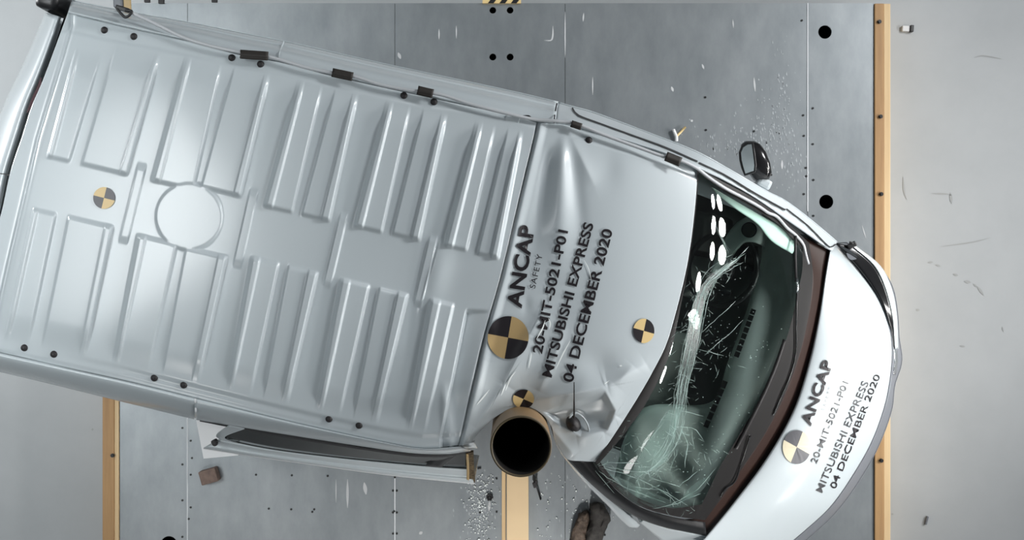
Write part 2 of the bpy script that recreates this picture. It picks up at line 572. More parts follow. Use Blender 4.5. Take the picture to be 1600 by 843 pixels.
# ------------------------------------------------------------------ timber rails along both long sides of the platform
def rail(label, xa, xb, xc, dark_first, bolts):
    """boards between pixel columns xa..xb..xc"""
    t = thing('timber_rail', label, 'rail', W((xa + xc) / 2, 421, 0))
    y1, y0 = W(0, 6 if dark_first else 300, PZ)[1], W(0, 900, PZ)[1]
    for a, b, m, z in ((xa, xb, M['pine'] if True else 0, PZ + 0.012), (xb, xc, M['pine_pale'], PZ + 0.006)):
        kk = (H - z) / F
        bm = bmesh.new()
        add_box(bm, (((a + b) / 2 - 800) * kk, (y0 + y1) / 2, z / 2), ((b - a) * kk, y1 - y0, z), bevel=0.004)
        bm_obj('plank', bm, t, m)
    for bx, by in bolts:
        bm = bmesh.new()
        add_cyl(bm, W(bx, by, PZ + 0.016), px2m(3.2, PZ), 0.012, 8)
        add_cyl(bm, W(bx, by, PZ + 0.022), px2m(1.8, PZ), 0.014, 8)
        bm_obj('bolt', bm, t, M['black'])
    return t


rail('long pine rail on the right edge of the platform beside bare concrete', 1367, 1381, 1391.5, True, [(1374, 34), (1376, 182), (1377, 303), (1377, 719)])
rail('pine rail on the left edge of the platform below the van', 160.0, 178.5, 185.8, False, [(176, 711)])

# timber beam running out from the pole
bt = thing('timber_beam', 'broad tan timber beam running from the pole to the bottom edge', 'beam', W(805, 790, PZ))
for a, b, m, z in ((784, 790, M['pine_pale'], PZ + 0.03), (791.5, 826, M['beam_tan'], PZ + 0.09)):
    kk = (H - z) / F
    bm = bmesh.new()
    ya, yb = W(0, 668, z)[1], W(0, 900, z)[1]
    add_box(bm, (((a + b) / 2 - 800) * kk, (ya + yb) / 2, (PZ + z) / 2), ((b - a) * kk, ya - yb, z - PZ), bevel=0.004)
    bm_obj('plank', bm, bt, m)

# ------------------------------------------------------------------ pole
PTOP = 2.46
pc = W(814, 697, PTOP)
pole = thing('impact_pole', 'hollow round tan steel pole pressed into the side of the van', 'pole', (pc[0], pc[1], PZ))
ro = px2m(48.5, PTOP)
ri = px2m(44.5, PTOP)
bm = bmesh.new()
lathe(bm, [(ro, PZ + 0.002), (ro, PTOP - 0.01), (ro - 0.001, PTOP - 0.003)], 72, (pc[0], pc[1], 0), closed=False)
bm_obj('pole_tube', bm, pole, M['pole_tan'], True)
bm = bmesh.new()
lathe(bm, [(ro - 0.001, PTOP - 0.003), (ro - 0.004, PTOP), (ri + 0.003, PTOP), (ri, PTOP - 0.006)], 72, (pc[0], pc[1], 0), closed=False)
bm_obj('pole_rim', bm, pole, M['pole_rim'], True)
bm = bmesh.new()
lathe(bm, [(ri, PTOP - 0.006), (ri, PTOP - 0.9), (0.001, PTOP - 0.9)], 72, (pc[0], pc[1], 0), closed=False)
bm_obj('pole_bore', bm, pole, M['near_black'], True)

# ------------------------------------------------------------------ van
van = thing('van', 'white delivery van with ribbed roof, its side crushed against the pole', 'van', W(650, 400, PZ))

# --- roof panel, pressed ribs
ROOF_T = [(106, 20), (200, 43), (300, 66), (375, 86), (440, 98), (520, 119), (660, 150), (800, 181), (838, 191)]
ROOF_B = [(-78, 533), (-20, 546), (0, 551), (100, 573), (200, 595), (300, 620), (400, 645), (480, 664), (600, 690), (660, 700), (716, 697)]
ROOF_L = [(106, 20), (84, 80), (66, 128), (50, 165), (35, 212), (17, 266), (0, 340), (-22, 400), (-52, 475), (-78, 533)]
ROOF_R = [(838, 191), (833, 215), (815, 290), (782, 430), (755, 525), (735, 610), (716, 697)]
AX = np.array([math.cos(math.radians(13.3)), math.sin(math.radians(13.3))])


def sstep(x):
    x = np.clip(x, 0, 1)
    return x * x * (3 - 2 * x)


def lstep(x):
    x = np.clip(x, 0, 1)
    return 0.6 * x + 0.4 * x * x * (3 - 2 * x)


# ribs: (top left foot, left shoulder, right shoulder, right foot) at the one end, the same at the other; which ends taper
def xy(*v):
    return np.array(v, float).reshape(4, 2)


RIBS = [
    # upper row: outer end (tapers to a point), then inner end (square)
    (xy(121, 92, 126, 93, 155, 74, 163, 76), xy(80, 246, 86, 247, 102, 250, 111, 252), 'N'),
    (xy(179, 76, 184, 77, 243, 84, 254, 78), xy(126, 255, 132, 257, 187, 269, 201, 273), 'R'),
    (xy(287, 88, 300, 88, 343, 100, 348, 102), xy(234, 281, 250, 284, 297, 294, 304, 296), 'L'),
    (xy(364, 106, 368, 107, 413, 116, 424, 116), xy(314, 286, 322, 289, 364, 307, 377, 312), 'R'),
    (xy(463, 127, 476, 127, 500, 136, 505, 137), xy(410, 320, 426, 323, 451, 331, 459, 332), 'L'),
    (xy(521, 142, 525, 143, 551, 146, 562, 147), xy(470, 335, 480, 337, 503, 340, 518, 345), 'R'),
    (xy(602, 158, 615, 159, 639, 167, 643, 168), xy(551, 352, 567, 355, 592, 361, 599, 363), 'L'),
    (xy(659, 174, 664, 175, 690, 176, 701, 178), xy(612, 364, 624, 367, 644, 371, 658, 376), 'R'),
    (xy(742, 188, 755, 191, 770, 200, 775, 201), xy(692, 380, 708, 384, 725, 391, 731, 393), 'L'),
    (xy(791, 204, 797, 205, 811, 204, 819, 206), xy(745, 395, 752, 396, 768, 400, 781, 404), 'R'),
    # lower row: outer (gutter) end, then inner end
    (xy(13, 531, 19, 532, 41, 534, 48, 535), xy(58, 329, 64, 330, 82, 333, 90, 335), 'N'),
    (xy(64, 538, 68, 538, 124, 552, 136, 556), xy(105, 340, 110, 341, 165, 351, 179, 353), 'R'),
    (xy(174, 564, 186, 566, 228, 575, 235, 577), xy(213, 363, 229, 366, 270, 384, 277, 387), 'L'),
    (xy(252, 582, 256, 583, 300, 593, 313, 597), xy(288, 391, 296, 394, 342, 396, 358, 397), 'R'),
    (xy(352, 605, 363, 608, 388, 613, 394, 615), xy(390, 401, 406, 406, 432, 411, 438, 412), 'L'),
    (xy(410, 619, 414, 620, 440, 626, 452, 629), xy(449, 415, 459, 418, 482, 425, 499, 427), 'R'),
    (xy(491, 638, 504, 640, 528, 645, 534, 646), xy(530, 435, 547, 440, 573, 446, 579, 447), 'L'),
    (xy(551, 650, 556, 651, 580, 657, 592, 660), xy(591, 450, 600, 453, 622, 458, 640, 460), 'R'),
    (xy(632, 668, 644, 671, 660, 675, 666, 676), xy(670, 467, 688, 472, 705, 475, 711, 476), 'L'),
]
# short single ribs standing on the middle band
SPINE = [((216, 254), (187, 377), (229, 257), (197, 382)), ((391, 294), (365, 415), (404, 297), (375, 419)),
         ((532, 331), (505, 447), (544, 333), (516, 451)), ((672, 366), (647, 477), (684, 370), (657, 481))]


def roof_relief(X, Y):
    z = np.zeros_like(X)
    ribm = np.zeros_like(X)
    n_len = np.array([-AX[1], AX[0]])
    for A, B, side in RIBS:
        a0, b0 = A.mean(0), B.mean(0)
        # length axis runs a0 -> b0 measured along it; cross coordinate along AX
        ld = b0 - a0
        # skew coordinates: P = a0 + tau*ld + w*AX
        det = ld[0] * AX[1] - ld[1] * AX[0]
        rx, ry = X - a0[0], Y - a0[1]
        tau = (rx * AX[1] - ry * AX[0]) / det
        w = (ld[0] * ry - ld[1] * rx) / det
        ea = [np.dot(A[k] - a0, AX) for k in range(4)]
        eb = [np.dot(B[k] - b0, AX) for k in range(4)]
        tc = np.clip(tau, 0, 1)
        e = [ea[k] * (1 - tc) + eb[k] * tc for k in range(4)]
        L = np.linalg.norm(ld)
        if side == 'R':      # plateau with a higher bead along its right edge
            h = 0.55 * lstep((w - e[0]) / 3.4) + 0.45 * lstep((w - e[2] + 1.5) / 2.6)
            h = h * lstep((e[3] - w) / 6.0)
        elif side == 'L':    # plateau with a higher bead along its left edge
            h = 0.5 * lstep((w - e[0]) / 3.6) + 0.5 * lstep((w - e[0] - 4) / 3.6) - 0.45 * lstep((w - e[1] + 2) / 3.6)
            h = h * lstep((e[3] - w) / 5.0)
        else:
            h = 0.55 * sstep((e[3] - w) / 6.0) * sstep((w - e[0] + 8) / 3) + 0.45 * sstep((e[0] + 3 - w) / 5.0) * sstep((w - e[0] + 8) / 3)
        outer = sstep((tau * L + 6) / 48.0)
        inner = sstep(((1 - tau) * L + 4) / 8.0)
        r = h * outer * inner
        ribm = np.maximum(ribm, r)
    # round pad in the middle band, a little lower than the ribs
    d = np.hypot(X - 295.5, Y - 338)
    c = sstep((54 - d) / 4.0)
    z = 0.027 * ribm * (1 - c) + 0.010 * c
    for p0, p1, q0, q1 in SPINE:
        p0, p1, q0, q1 = map(lambda v: np.array(v, float), (p0, p1, q0, q1))
        a0, b0 = (p0 + q0) / 2, (p1 + q1) / 2
        ld = b0 - a0
        det = ld[0] * AX[1] - ld[1] * AX[0]
        rx, ry = X - a0[0], Y - a0[1]
        tau = (rx * AX[1] - ry * AX[0]) / det
        w = (ld[0] * ry - ld[1] * rx) / det
        hw = np.linalg.norm(q0 - p0) / 2
        r = sstep((w + hw + 1.5) / 3.2) * sstep((hw + 1.5 - w) / 3.2) * sstep(tau * 8 + 0.2) * sstep((1 - tau) * 8 + 0.2)
        z += 0.010 * r
    # groove behind the rear roof frame
    gl = np.array([(112, 40), (98, 90), (60, 215), (38, 310), (18, 395), (0, 475), (-15, 540)], float)
    gx = np.interp(Y, gl[:, 1], gl[:, 0])
    z -= 0.010 * np.exp(-((X - gx) / 4.0) ** 2)
    z -= 0.004 * sstep((gx + 6 - X) / 14.0)
    # crease just inside the gutters
    tl = np.array(ROOF_T, float)
    ty = np.interp(X, tl[:, 0], tl[:, 1]) + np.interp(X, [100, 250, 460, 660, 760], [32, 26, 20, 18, 10])
    z -= 0.005 * sstep((ty - Y) / 5.0)
    bl = np.array(ROOF_B, float)
    by = np.interp(X, bl[:, 0], bl[:, 1])
    z -= 0.010 * sstep((Y - by + 24) / 10.0) * sstep((X - 60) / 240.0)
    z -= 0.004 * sstep((Y - by + 8) / 5.0)
    # buckle of the middle band near the crushed front: a sharp kink with a swelling on its right
    z += 0.016 * np.exp(-((X - 690 + 0.22 * (Y - 385)) / 22.0) ** 2 - ((Y - 425) / 48.0) ** 2) * sstep((X - (683 - 0.30 * (Y - 372))) / 7.0) * sstep((Y - 368) / 14.0)
    z -= 0.010 * np.exp(-((X - 655) / 75.0) ** 2 - ((Y - 445) / 50.0) ** 2)
    z -= 0.010 * np.exp(-((X - 630) / 55.0) ** 2 - ((Y - 645) / 22.0) ** 2)
    # sunken strip beside the joint with the cab roof
    jr = np.array(ROOF_R, float)
    xr = np.interp(Y, jr[:, 1], jr[:, 0]) - 3
    xl = np.interp(Y, [482, 680], [727, 687])
    q = np.clip((X - xl) / (xr - xl), 0, 1)
    z -= 0.034 * sstep((X - xl) / 5.0) * (1 - 0.9 * q) * sstep((Y - 482) / 7.0)
    # folded corner next to the pole
    z -= 0.020 * sstep((X - 690) / 12.0) * sstep((Y - 590) / 60.0)
    z += 0.024 * np.exp(-((X - (702 + 0.06 * (690 - Y) * -1)) / 8.0) ** 2) * sstep((Y - 590) / 50.0)
    return z


P = coons(ROOF_T, ROOF_B, ROOF_L, ROOF_R, 900, 240)
nv, nu = P.shape[:2]
uu = np.linspace(0, 1, nu)[None, :]
vv = np.linspace(0, 1, nv)[:, None]


def roof_base(u, v):
    return 2.225 + 0.040 * (1 - np.abs(2 * v - 1) ** 2.2) - 0.060 * np.clip(1 - u / 0.35, 0, 1) ** 2


zb = roof_base(uu, vv)
Z = zb + roof_relief(P[..., 0], P[..., 1])
roof = grid_mesh('roof_panel', np.dstack([P, Z]), van, M['paint'], 0.004)


# lookup of roof height by image point (nearest grid node of a coarse copy)
class Surf:
    def __init__(self, P3):
        self.x = P3[..., 0].ravel(); self.y = P3[..., 1].ravel(); self.z = P3[..., 2].ravel()

    def __call__(self, px, py):
        d = (self.x - px) ** 2 + (self.y - py) ** 2
        i = np.argpartition(d, 3)[:4]
        w = 1 / (d[i] + 0.05)
        return float((self.z[i] * w).sum() / w.sum())


roof_z = Surf(np.dstack([P, Z])[::2, ::2])

# --- front roof section (over the cab), dented
FR_T = [(838, 191), (870, 193), (895, 197), (925, 206), (1000, 228), (1045, 243), (1090, 263)]
WS_TOP = [(1090, 263), (1088, 300), (1083, 350), (1076, 400), (1068, 440), (1054, 495), (1040, 540), (1020, 580), (1000, 615), (975, 655), (952, 690), (930, 721)]
FR_B = [(716, 697), (733, 692), (741, 684), (755, 668), (772, 653), (790, 642), (806, 636), (820, 634), (838, 641), (852, 652), (862, 668), (866, 684), (876, 702), (886, 717), (908, 720), (930, 721)]
FR_L = [(838, 191), (833, 215), (815, 290), (782, 430), (755, 525), (735, 610), (716, 697)]


def seg_d(X, Y, p, q):
    p = np.array(p, float); q = np.array(q, float)
    d = q - p
    L2 = (d ** 2).sum()
    t = ((X - p[0]) * d[0] + (Y - p[1]) * d[1]) / L2
    tc = np.clip(t, 0, 1)
    sx, sy = X - p[0] - tc * d[0], Y - p[1] - tc * d[1]
    side = np.sign(d[0] * sy - d[1] * sx)
    return np.hypot(sx, sy), tc, side


def crease(X, Y, p, q, h, wl, wr, fade=True):
    """sharp ridge (h > 0) or valley (h < 0) from p to q with different widths on its two sides"""
    d, t, s = seg_d(X, Y, p, q)
    w = np.where(s > 0, wl, wr)
    f = np.sin(math.pi * np.clip(t, 0.02, 0.98)) ** 0.5 if fade else 1.0
    dd = np.sqrt(d * d + 1.6)
    return h * np.exp(-(dd / w) ** 1.3) * f


def front_relief(X, Y):
    z = np.zeros_like(X)
    # rolled edge at the joint with the ribbed panel
    jl = np.array(FR_L, float)
    jx = np.interp(Y, jl[:, 1], jl[:, 0])
    dj = X - jx
    z += 0.022 * sstep((dj - 1) / 6.5) - 0.022
    z -= 0.010 * sstep((dj - 6.5) / 14.0)
    # fan of soft folds below the top corner
    z += 0.018 * np.exp(-((X - (880 - 0.03 * (Y - 210))) / (7 + 0.07 * (Y - 200).clip(0))) ** 2) * sstep((Y - 205) / 50) * sstep((470 - Y) / 160)
    z -= 0.016 * np.exp(-((X - (856 - 0.17 * (Y - 245))) / (6 + 0.05 * (Y - 200).clip(0))) ** 2) * sstep((Y - 220) / 50) * sstep((430 - Y) / 120)
    z -= 0.006 * np.exp(-((X - (896 + 0.10 * (Y - 245))) / 11.0) ** 2) * sstep((Y - 215) / 50) * sstep((420 - Y) / 120)
    z += crease(X, Y, (893, 215), (930, 292), 0.008, 12, 10)
    z -= 0.006 * np.exp(-((X - 950) / 20.0) ** 2 - ((Y - 262) / 32.0) ** 2)
    # edge crease parallel to the far gutter
    tl = np.array(FR_T, float)
    ty = np.interp(X, tl[:, 0], tl[:, 1]) + 20
    z -= 0.006 * sstep((ty - Y) / 7.0) * sstep((X - 880) / 30)
    # broad fall towards the windscreen
    wl = np.array(WS_TOP, float)
    wx = np.interp(Y, wl[:, 1], wl[:, 0])
    z -= 0.055 * np.clip(1 - (wx - X) / 150.0, 0, 1) ** 2
    # crush around the pole
    dp = np.hypot(X - 815, Y - 690)
    z -= 0.050 * np.exp(-((dp - 50).clip(0) / 45.0) ** 1.5)
    # long crumpled crescent fold running from the gutter past the roundel up to the lettering
    z += crease(X, Y, (741, 668), (790, 598), 0.020, 20, 9)
    z += crease(X, Y, (785, 602), (828, 520), 0.017, 24, 8)
    z += crease(X, Y, (824, 528), (850, 484), 0.010, 14, 8)
    z += crease(X, Y, (842, 612), (866, 560), 0.010, 9, 15)
    z += crease(X, Y, (864, 565), (880, 510), 0.007, 8, 14)
    z -= 0.012 * np.exp(-(seg_d(X, Y, (748, 520), (722, 660))[0] / 12.0) ** 2)
    z += crease(X, Y, (757, 560), (725, 690), 0.012, 10, 10)
    # folds to the right of the pole
    z += crease(X, Y, (818, 630), (952, 603), 0.034, 10, 18)
    z += crease(X, Y, (945, 606), (1010, 566), 0.012, 16, 12)
    z -= 0.030 * np.exp(-((X - 905) / 46.0) ** 2 - ((Y - 648) / 20.0) ** 2)
    z += crease(X, Y, (946, 606), (962, 652), 0.016, 9, 16)
    z += crease(X, Y, (962, 648), (944, 676), 0.012, 7, 12)
    z += crease(X, Y, (945, 676), (900, 684), 0.010, 7, 12)
    z += crease(X, Y, (858, 664), (898, 712), 0.010, 9, 9)
    z -= 0.012 * np.exp(-((X - 935) / 26.0) ** 2 - ((Y - 570) / 22.0) ** 2)
    z += crease(X, Y, (990, 570), (962, 602), 0.007, 10, 10)
    # pushed-in pocket around the aerial
    poly = [(846, 642), (945, 611), (963, 640), (950, 673), (908, 682), (876, 668)]
    dmin = np.full_like(X, 1e9)
    for (ax_, ay_), (bx_, by_) in zip(poly, poly[1:] + poly[:1]):
        ex, ey = bx_ - ax_, by_ - ay_
        dmin = np.minimum(dmin, (ex * (Y - ay_) - ey * (X - ax_)) / math.hypot(ex, ey))
    z -= 0.026 * sstep(dmin / 10.0)
    # dimples beside the lettering
    z -= 0.004 * np.exp(-((X - 822) / 8.0) ** 2 - ((Y - 476) / 14.0) ** 2)
    return z


PF = coons(FR_T, FR_B, FR_L, WS_TOP, 300, 360)
nv2, nu2 = PF.shape[:2]
u2 = np.linspace(0, 1, nu2)[None, :]
v2 = np.linspace(0, 1, nv2)[:, None]
zf = 2.225 + 0.040 * (1 - np.abs(2 * v2 - 1) ** 2.2) - 0.02 * u2 * np.abs(2 * v2 - 1) ** 2
ZF = zf + front_relief(PF[..., 0], PF[..., 1])
PF3 = np.dstack([PF, ZF])
front_roof = grid_mesh('cab_roof_panel', PF3, van, M['paint'], 0.004)
front_z = Surf(PF3)


def lift(surf, d):
    return lambda a, b: surf(a, b) + d


drop_wall('crushed_pillar', [(x, y - 0.5, front_z(x, y) - 0.008) for x, y in FR_B], 0.62, van, M['paint'], 80)

# --- sides of the body
S_TOP = [(112, 1), (180, 15), (300, 36), (400, 56), (450, 66), (600, 100), (800, 143), (872, 160)]
def withz(pts, z0, z1=None):
    n = len(pts)
    z1 = z0 if z1 is None else z1
    return [(p[0], p[1], z0 + (z1 - z0) * i / (n - 1)) for i, p in enumerate(pts)]


def mid(a, b, t, z, n=40):
    A, B = curve(a, n), curve(b, n)
    Q = A * (1 - t) + B * t
    return [(q[0], q[1], z) for q in Q]


G_TOP = ROOF_T[:-1] + [(838, 191), (868, 193)]
loft('side_panel', [withz(G_TOP, 2.208), mid(G_TOP, S_TOP, 0.10, 2.222), mid(G_TOP, S_TOP, 0.30, 2.205), mid(G_TOP, S_TOP, 0.58, 2.17),
                    mid(G_TOP, S_TOP, 0.76, 2.08), mid(G_TOP, S_TOP, 0.88, 2.06), withz(S_TOP, 1.98)], van, M['paint'], 120, 36, flip=True)
drop_wall('side_wall', withz(S_TOP, 1.98), 0.62, van, M['paint'])
tube('panel_seam', [W(*p, z) for p, z in (((443, 66), 2.02), ((439, 74), 2.13), ((436, 84), 2.21), ((435, 91), 2.222))], 0.004, van, M['paint'])

# cab side on the far flank
CS = [(872, 160), (892, 166), (925, 175), (1022, 211), (1090, 238), (1150, 271), (1200, 300), (1226, 313), (1265, 342), (1308, 378)]
CG = [(868, 193), (895, 197), (925, 206), (1000, 228), (1045, 243), (1090, 263), (1130, 281), (1180, 309), (1240, 351), (1300, 393)]
CGz = [2.208, 2.208, 2.205, 2.195, 2.185, 2.16, 2.02, 1.86, 1.64, 1.43]
CSz = [1.98, 1.98, 1.97, 1.97, 1.96, 1.90, 1.76, 1.64, 1.46, 1.31]
gtop = [(p[0], p[1], z) for p, z in zip(CG, CGz)]
stop = [(p[0], p[1], z) for p, z in zip(CS, CSz)]
A3, B3 = curve(gtop, 120), curve(stop, 120)
prof = [(0, 0), (0.14, -0.02), (0.42, 0.22), (0.7, 0.6), (1, 1)]
loft('cab_side', [A3 * (1 - t) + B3 * t - np.array([[0, 0, 1]]) * 0 + np.concatenate([np.zeros((120, 2)), ((t - zt) * (A3[:, 2] - B3[:, 2]))[:, None]], 1) for t, zt in prof],
     van, M['paint'], 120, 30, flip=True)
drop_wall('side_wall', stop, 0.62, van, M['paint'])
cs_z = Surf(np.stack([A3 * (1 - t) + B3 * t + np.concatenate([np.zeros((120, 2)), ((t - zt) * (A3[:, 2] - B3[:, 2]))[:, None]], 1)
                      for t, zt in [(q, float(np.interp(q, [a for a, b in prof], [b for a, b in prof]))) for q in np.linspace(0, 1, 20)]]))
# door shut line on the far flank
strip_mesh('door_gap', [(894, 168), (898, 175), (906, 181), (930, 190), (985, 210), (1040, 230), (1090, 252)], 2.4, lift(cs_z, 0.016), van, M['black'], taper=False)
strip_mesh('door_gap', [(1092, 254), (1130, 272), (1180, 302), (1227, 328)], 2.8, lift(cs_z, 0.016), van, M['black'], taper=False)
strip_mesh('door_gap', [(1229, 326), (1262, 352), (1290, 380), (1298, 386), (1306, 381)], 2.0, lift(cs_z, 0.016), van, M['black'], taper=False)
strip_mesh('seam_line', [(870, 161), (867, 178), (866, 192)], 2.0, lambda a, b: 2.228 if b > 178 else 2.17, van, M['rubber'], taper=False)

# near flank, rear part
S_BOT = [(-95, 562), (-20, 577), (0, 581), (60, 595), (210, 632), (304, 655)]
G_BOT = [(-78, 533), (-20, 546), (0, 551), (100, 573), (200, 595), (304, 621)]
loft('side_panel', [withz(G_BOT, 2.208), mid(G_BOT, S_BOT, 0.14, 2.222), mid(G_BOT, S_BOT, 0.4, 2.20), mid(G_BOT, S_BOT, 0.70, 2.14), mid(G_BOT, S_BOT, 0.9, 2.05), withz(S_BOT, 1.96)],
     van, M['paint'], 60, 28)
drop_wall('side_wall', withz(S_BOT, 1.96), 0.62, van, M['paint'])
# near flank, cant rail above the sliding door
D_TOP = [(304, 621), (400, 645), (480, 664), (600, 690), (660, 700), (716, 697)]
D_RAIL = [(304, 655), (400, 671), (520, 690), (600, 702), (650, 708), (700, 709), (736, 704)]
loft('cant_rail', [withz(D_TOP, 2.208), mid(D_TOP, D_RAIL, 0.14, 2.22), mid(D_TOP, D_RAIL, 0.45, 2.20), mid(D_TOP, D_RAIL, 0.75, 2.14), withz(D_RAIL, 2.02)],
     van, M['paint'], 90, 24)
strip_mesh('seam_line', [(305, 622), (306, 640), (305, 655)], 3.0, lambda a, b: 2.225 if b < 630 else (2.20 if b < 645 else 2.05), van, M['white'], taper=False)
# weatherstrip in the door gap
loft('weatherstrip', [withz([(312, 655), (400, 670), (520, 689), (600, 701), (650, 707), (700, 708), (734, 703)], 1.91),
                      withz([(312, 658), (400, 675), (520, 695), (600, 707), (650, 713), (700, 713), (734, 706)], 1.86)], van, M['rubber'], 80, 4, 0.01)
# torn flap of sheet metal at the corner beside the pole
loft('torn_flap', [[(700, 696, 2.15), (718, 693, 2.17), (742, 689, 2.15)], [(708, 704, 2.02), (726, 702, 1.99), (746, 700, 2.02)]], van, M['paint'], 14, 6, 0.003)
mesh('tear', [W(655, 697, 2.205), W(684, 701, 2.20), W(706, 696, 2.20), W(718, 695, 2.19), W(706, 700.5, 2.19), W(688, 704, 2.19)], [(0, 1, 5), (1, 2, 4, 5), (2, 3, 4)], van, M['black'])

# --- sprung sliding door, tilted out of its opening
door_frame = None
DO0 = [(372, 668), (440, 681), (520, 696), (600, 708), (680, 714), (733, 708)]     # glass top (hidden by the rail)
DO1 = [(345, 686), (420, 701), (520, 714), (600, 722), (680, 729), (732, 732)]     # glass bottom
DO2 = [(318, 700), (400, 713), (500, 727), (620, 743), (741, 755)]                 # belt edge
d0 = withz([(378, 662), (440, 676), (520, 690), (600, 702), (680, 706), (733, 700)], 1.90)
door, _ = loft('sliding_door', [withz(DO1, 1.66), mid(DO1, DO2, 0.18, 1.655), mid(DO1, DO2, 0.40, 1.615), mid(DO1, DO2, 0.55, 1.585), mid(DO1, DO2, 0.75, 1.585), mid(DO1, DO2, 0.93, 1.56), withz(DO2, 1.52)], van, M['paint'], 90, 26)
tag(door, 'sliding door sprung outwards below the roof edge')
drop_wall('door_skin', withz(DO2, 1.52), 0.7, door, M['paint'])
for ch in list(van.children):
    pass
loft('door_glass', [d0, withz(DO1, 1.66)], door, M['glass_dark'], 60, 6, 0.004)
# pale surround at the rear end of the door window
loft('window_surround', [[(358, 664, 1.93), (372, 667, 1.92), (384, 670, 1.91)], [(338, 679, 1.72), (352, 683, 1.71), (352, 683, 1.71)], [(345, 687, 1.665), (360, 690, 1.665), (375, 693, 1.665)]], door, M['paint'], 16, 14, 0.004)
loft('rail_edge', [withz([(p[0], p[1] - 0.8) for p in DO2], 1.527), withz([(p[0], p[1] + 0.8) for p in DO2], 1.520)], door, M['white'], 80, 3, 0.003)
# foam core showing at the broken end
bm = bmesh.new()
q = [W(731, 707, 1.86), W(739, 706, 1.86), W(742, 754, 1.54), W(731, 753, 1.55)]
vs = [bm.verts.new(v) for v in q] + [bm.verts.new((v[0], v[1], v[2] - 0.06)) for v in q]
for f in ((0, 1, 2, 3), (7, 6, 5, 4), (0, 4, 5, 1), (1, 5, 6, 2), (2, 6, 7, 3), (3, 7, 4, 0)):
    bm.faces.new([vs[i] for i in f])
bm_obj('broken_edge', bm, door, M['foam'])
loft('trim_strip', [[(728, 709, 1.865), (729, 730, 1.72), (729, 752, 1.56)], [(732, 709, 1.865), (733, 730, 1.72), (733, 753, 1.56)]], door, M['yellow'], 10, 3, 0.004)
# dark tear behind the door glass
loft('inner_trim', [[(664, 728, 1.70), (676, 716, 1.78), (700, 708, 1.84), (716, 704, 1.86)], [(690, 730, 1.70), (696, 724, 1.74), (706, 716, 1.80), (716, 708, 1.84)]], door, M['black'], 14, 4, 0.004)
bm = bmesh.new()
add_cyl(bm, W(335, 689, 1.69), 0.010, 0.05, 14); add_cyl(bm, W(336, 692, 1.665), 0.014, 0.015, 14)
bm_obj('door_stop', bm, door, M['rubber'])
# dark inside of the opening behind the glass
loft('door_lining', [withz([(356, 671), (440, 684), (560, 704), (680, 716), (735, 712)], 1.55), withz([(352, 692), (440, 705), (560, 720), (680, 733), (735, 737)], 1.45)], door, M['dark_lining'], 40, 4, 0.01)

# --- tailgate and rear corner
TG_I = [(96, 27), (82, 70), (64, 120), (46, 165), (32, 210), (14, 268), (-3, 345), (-26, 405), (-56, 480), (-82, 540)]
TG_O = [(71, 19), (60, 45), (42, 88), (14, 146), (-6, 195), (-30, 270), (-55, 345), (-78, 410), (-104, 480), (-125, 545)]
loft('tailgate', [withz(TG_I, 2.13), mid(TG_I, TG_O, 0.2, 2.15), mid(TG_I, TG_O, 0.5, 2.13), mid(TG_I, TG_O, 0.85, 2.04), withz(TG_O, 1.9)], van, M['paint'], 80, 26)
drop_wall('tailgate_skin', withz(TG_O, 1.9), 0.62, van, M['paint'])
loft('tailgate_gap', [withz([(p[0] + 9, p[1] + 3) for p in ROOF_L], 2.10), withz([(p[0] + 4, p[1]) for p in TG_I], 2.10)], van, M['rubber'], 60, 3, 0.01)
strip_mesh('brake_lamp', [(64, 121), (60, 140), (52, 158), (42, 176)], 9, 2.14, van, M['red_lens'])
bm = bmesh.new()
add_box(bm, W(88, 5, 1.98), (px2m(36, 1.98), px2m(34, 1.98), 0.22), -0.2, 0.03)
bm_obj('corner_cap', bm, van, M['black'], True)
strip_mesh('seam_line', [(0, 271), (8, 272), (16, 274)], 1.6, lambda a, b: 2.165, van, M['rubber'], taper=False)

# --- windscreen
WS_UP = [(1090, 263), (1130, 284), (1180, 311), (1225, 343), (1264, 379)]
WS_BOT = [(1264, 379), (1270, 430), (1262, 500), (1242, 575), (1205, 660), (1150, 745), (1102, 812)]
WS_LOW = [(930, 721), (955, 757), (1000, 790), (1050, 805), (1102, 812)]
PW = coons(WS_UP, WS_LOW, WS_TOP, WS_BOT, 90, 90)
uw = np.linspace(0, 1, 90)[None, :]
vw = np.linspace(0, 1, 90)[:, None]
ZW = 2.145 - 0.62 * uw ** 1.35 + 0.05 * (1 - (2 * vw - 1) ** 2) * (0.3 + uw)
ZW = ZW - 0.02 * np.exp(-((PW[..., 0] - 1075) / 25) ** 2 - ((PW[..., 1] - 600) / 130) ** 2)
PW3 = np.dstack([PW, ZW])
ws = grid_mesh('windscreen', PW3, van, M['glass'], 0.0)
ws_z = Surf(PW3)

# black ceramic border
def frit(curve_pts, inward, width0, width1, name='glass_border'):
    A = curve(curve_pts, 60)
    w = np.interp(np.linspace(0, 1, 60), np.linspace(0, 1, len(width0)), width0)
    B = A + np.array(inward)[None] * 0
    T = np.gradient(A, axis=0)
    T /= np.linalg.norm(T, axis=1, keepdims=True)
    N = np.stack([-T[:, 1], T[:, 0]], 1) * inward
    rows = []
    for t in np.linspace(0, 1, 6):
        Q = A + N * (w * t)[:, None]
        rows.append(np.array([(q[0], q[1], ws_z(q[0], q[1]) + 0.004) for q in Q]))
    grid_mesh(name, np.stack(rows, 0), ws, M['frit'], 0.0)


frit(WS_TOP, 1 * -1, [2, 2, 2, 3, 5, 9, 14, 16, 12, 6], None)
frit(WS_BOT, 1, [10, 22, 26, 30, 34, 30, 16], None)
frit(WS_LOW, -1, [6, 10, 10, 12, 26], None)
frit(WS_UP, 1, [4, 13, 14, 11, 14], None)


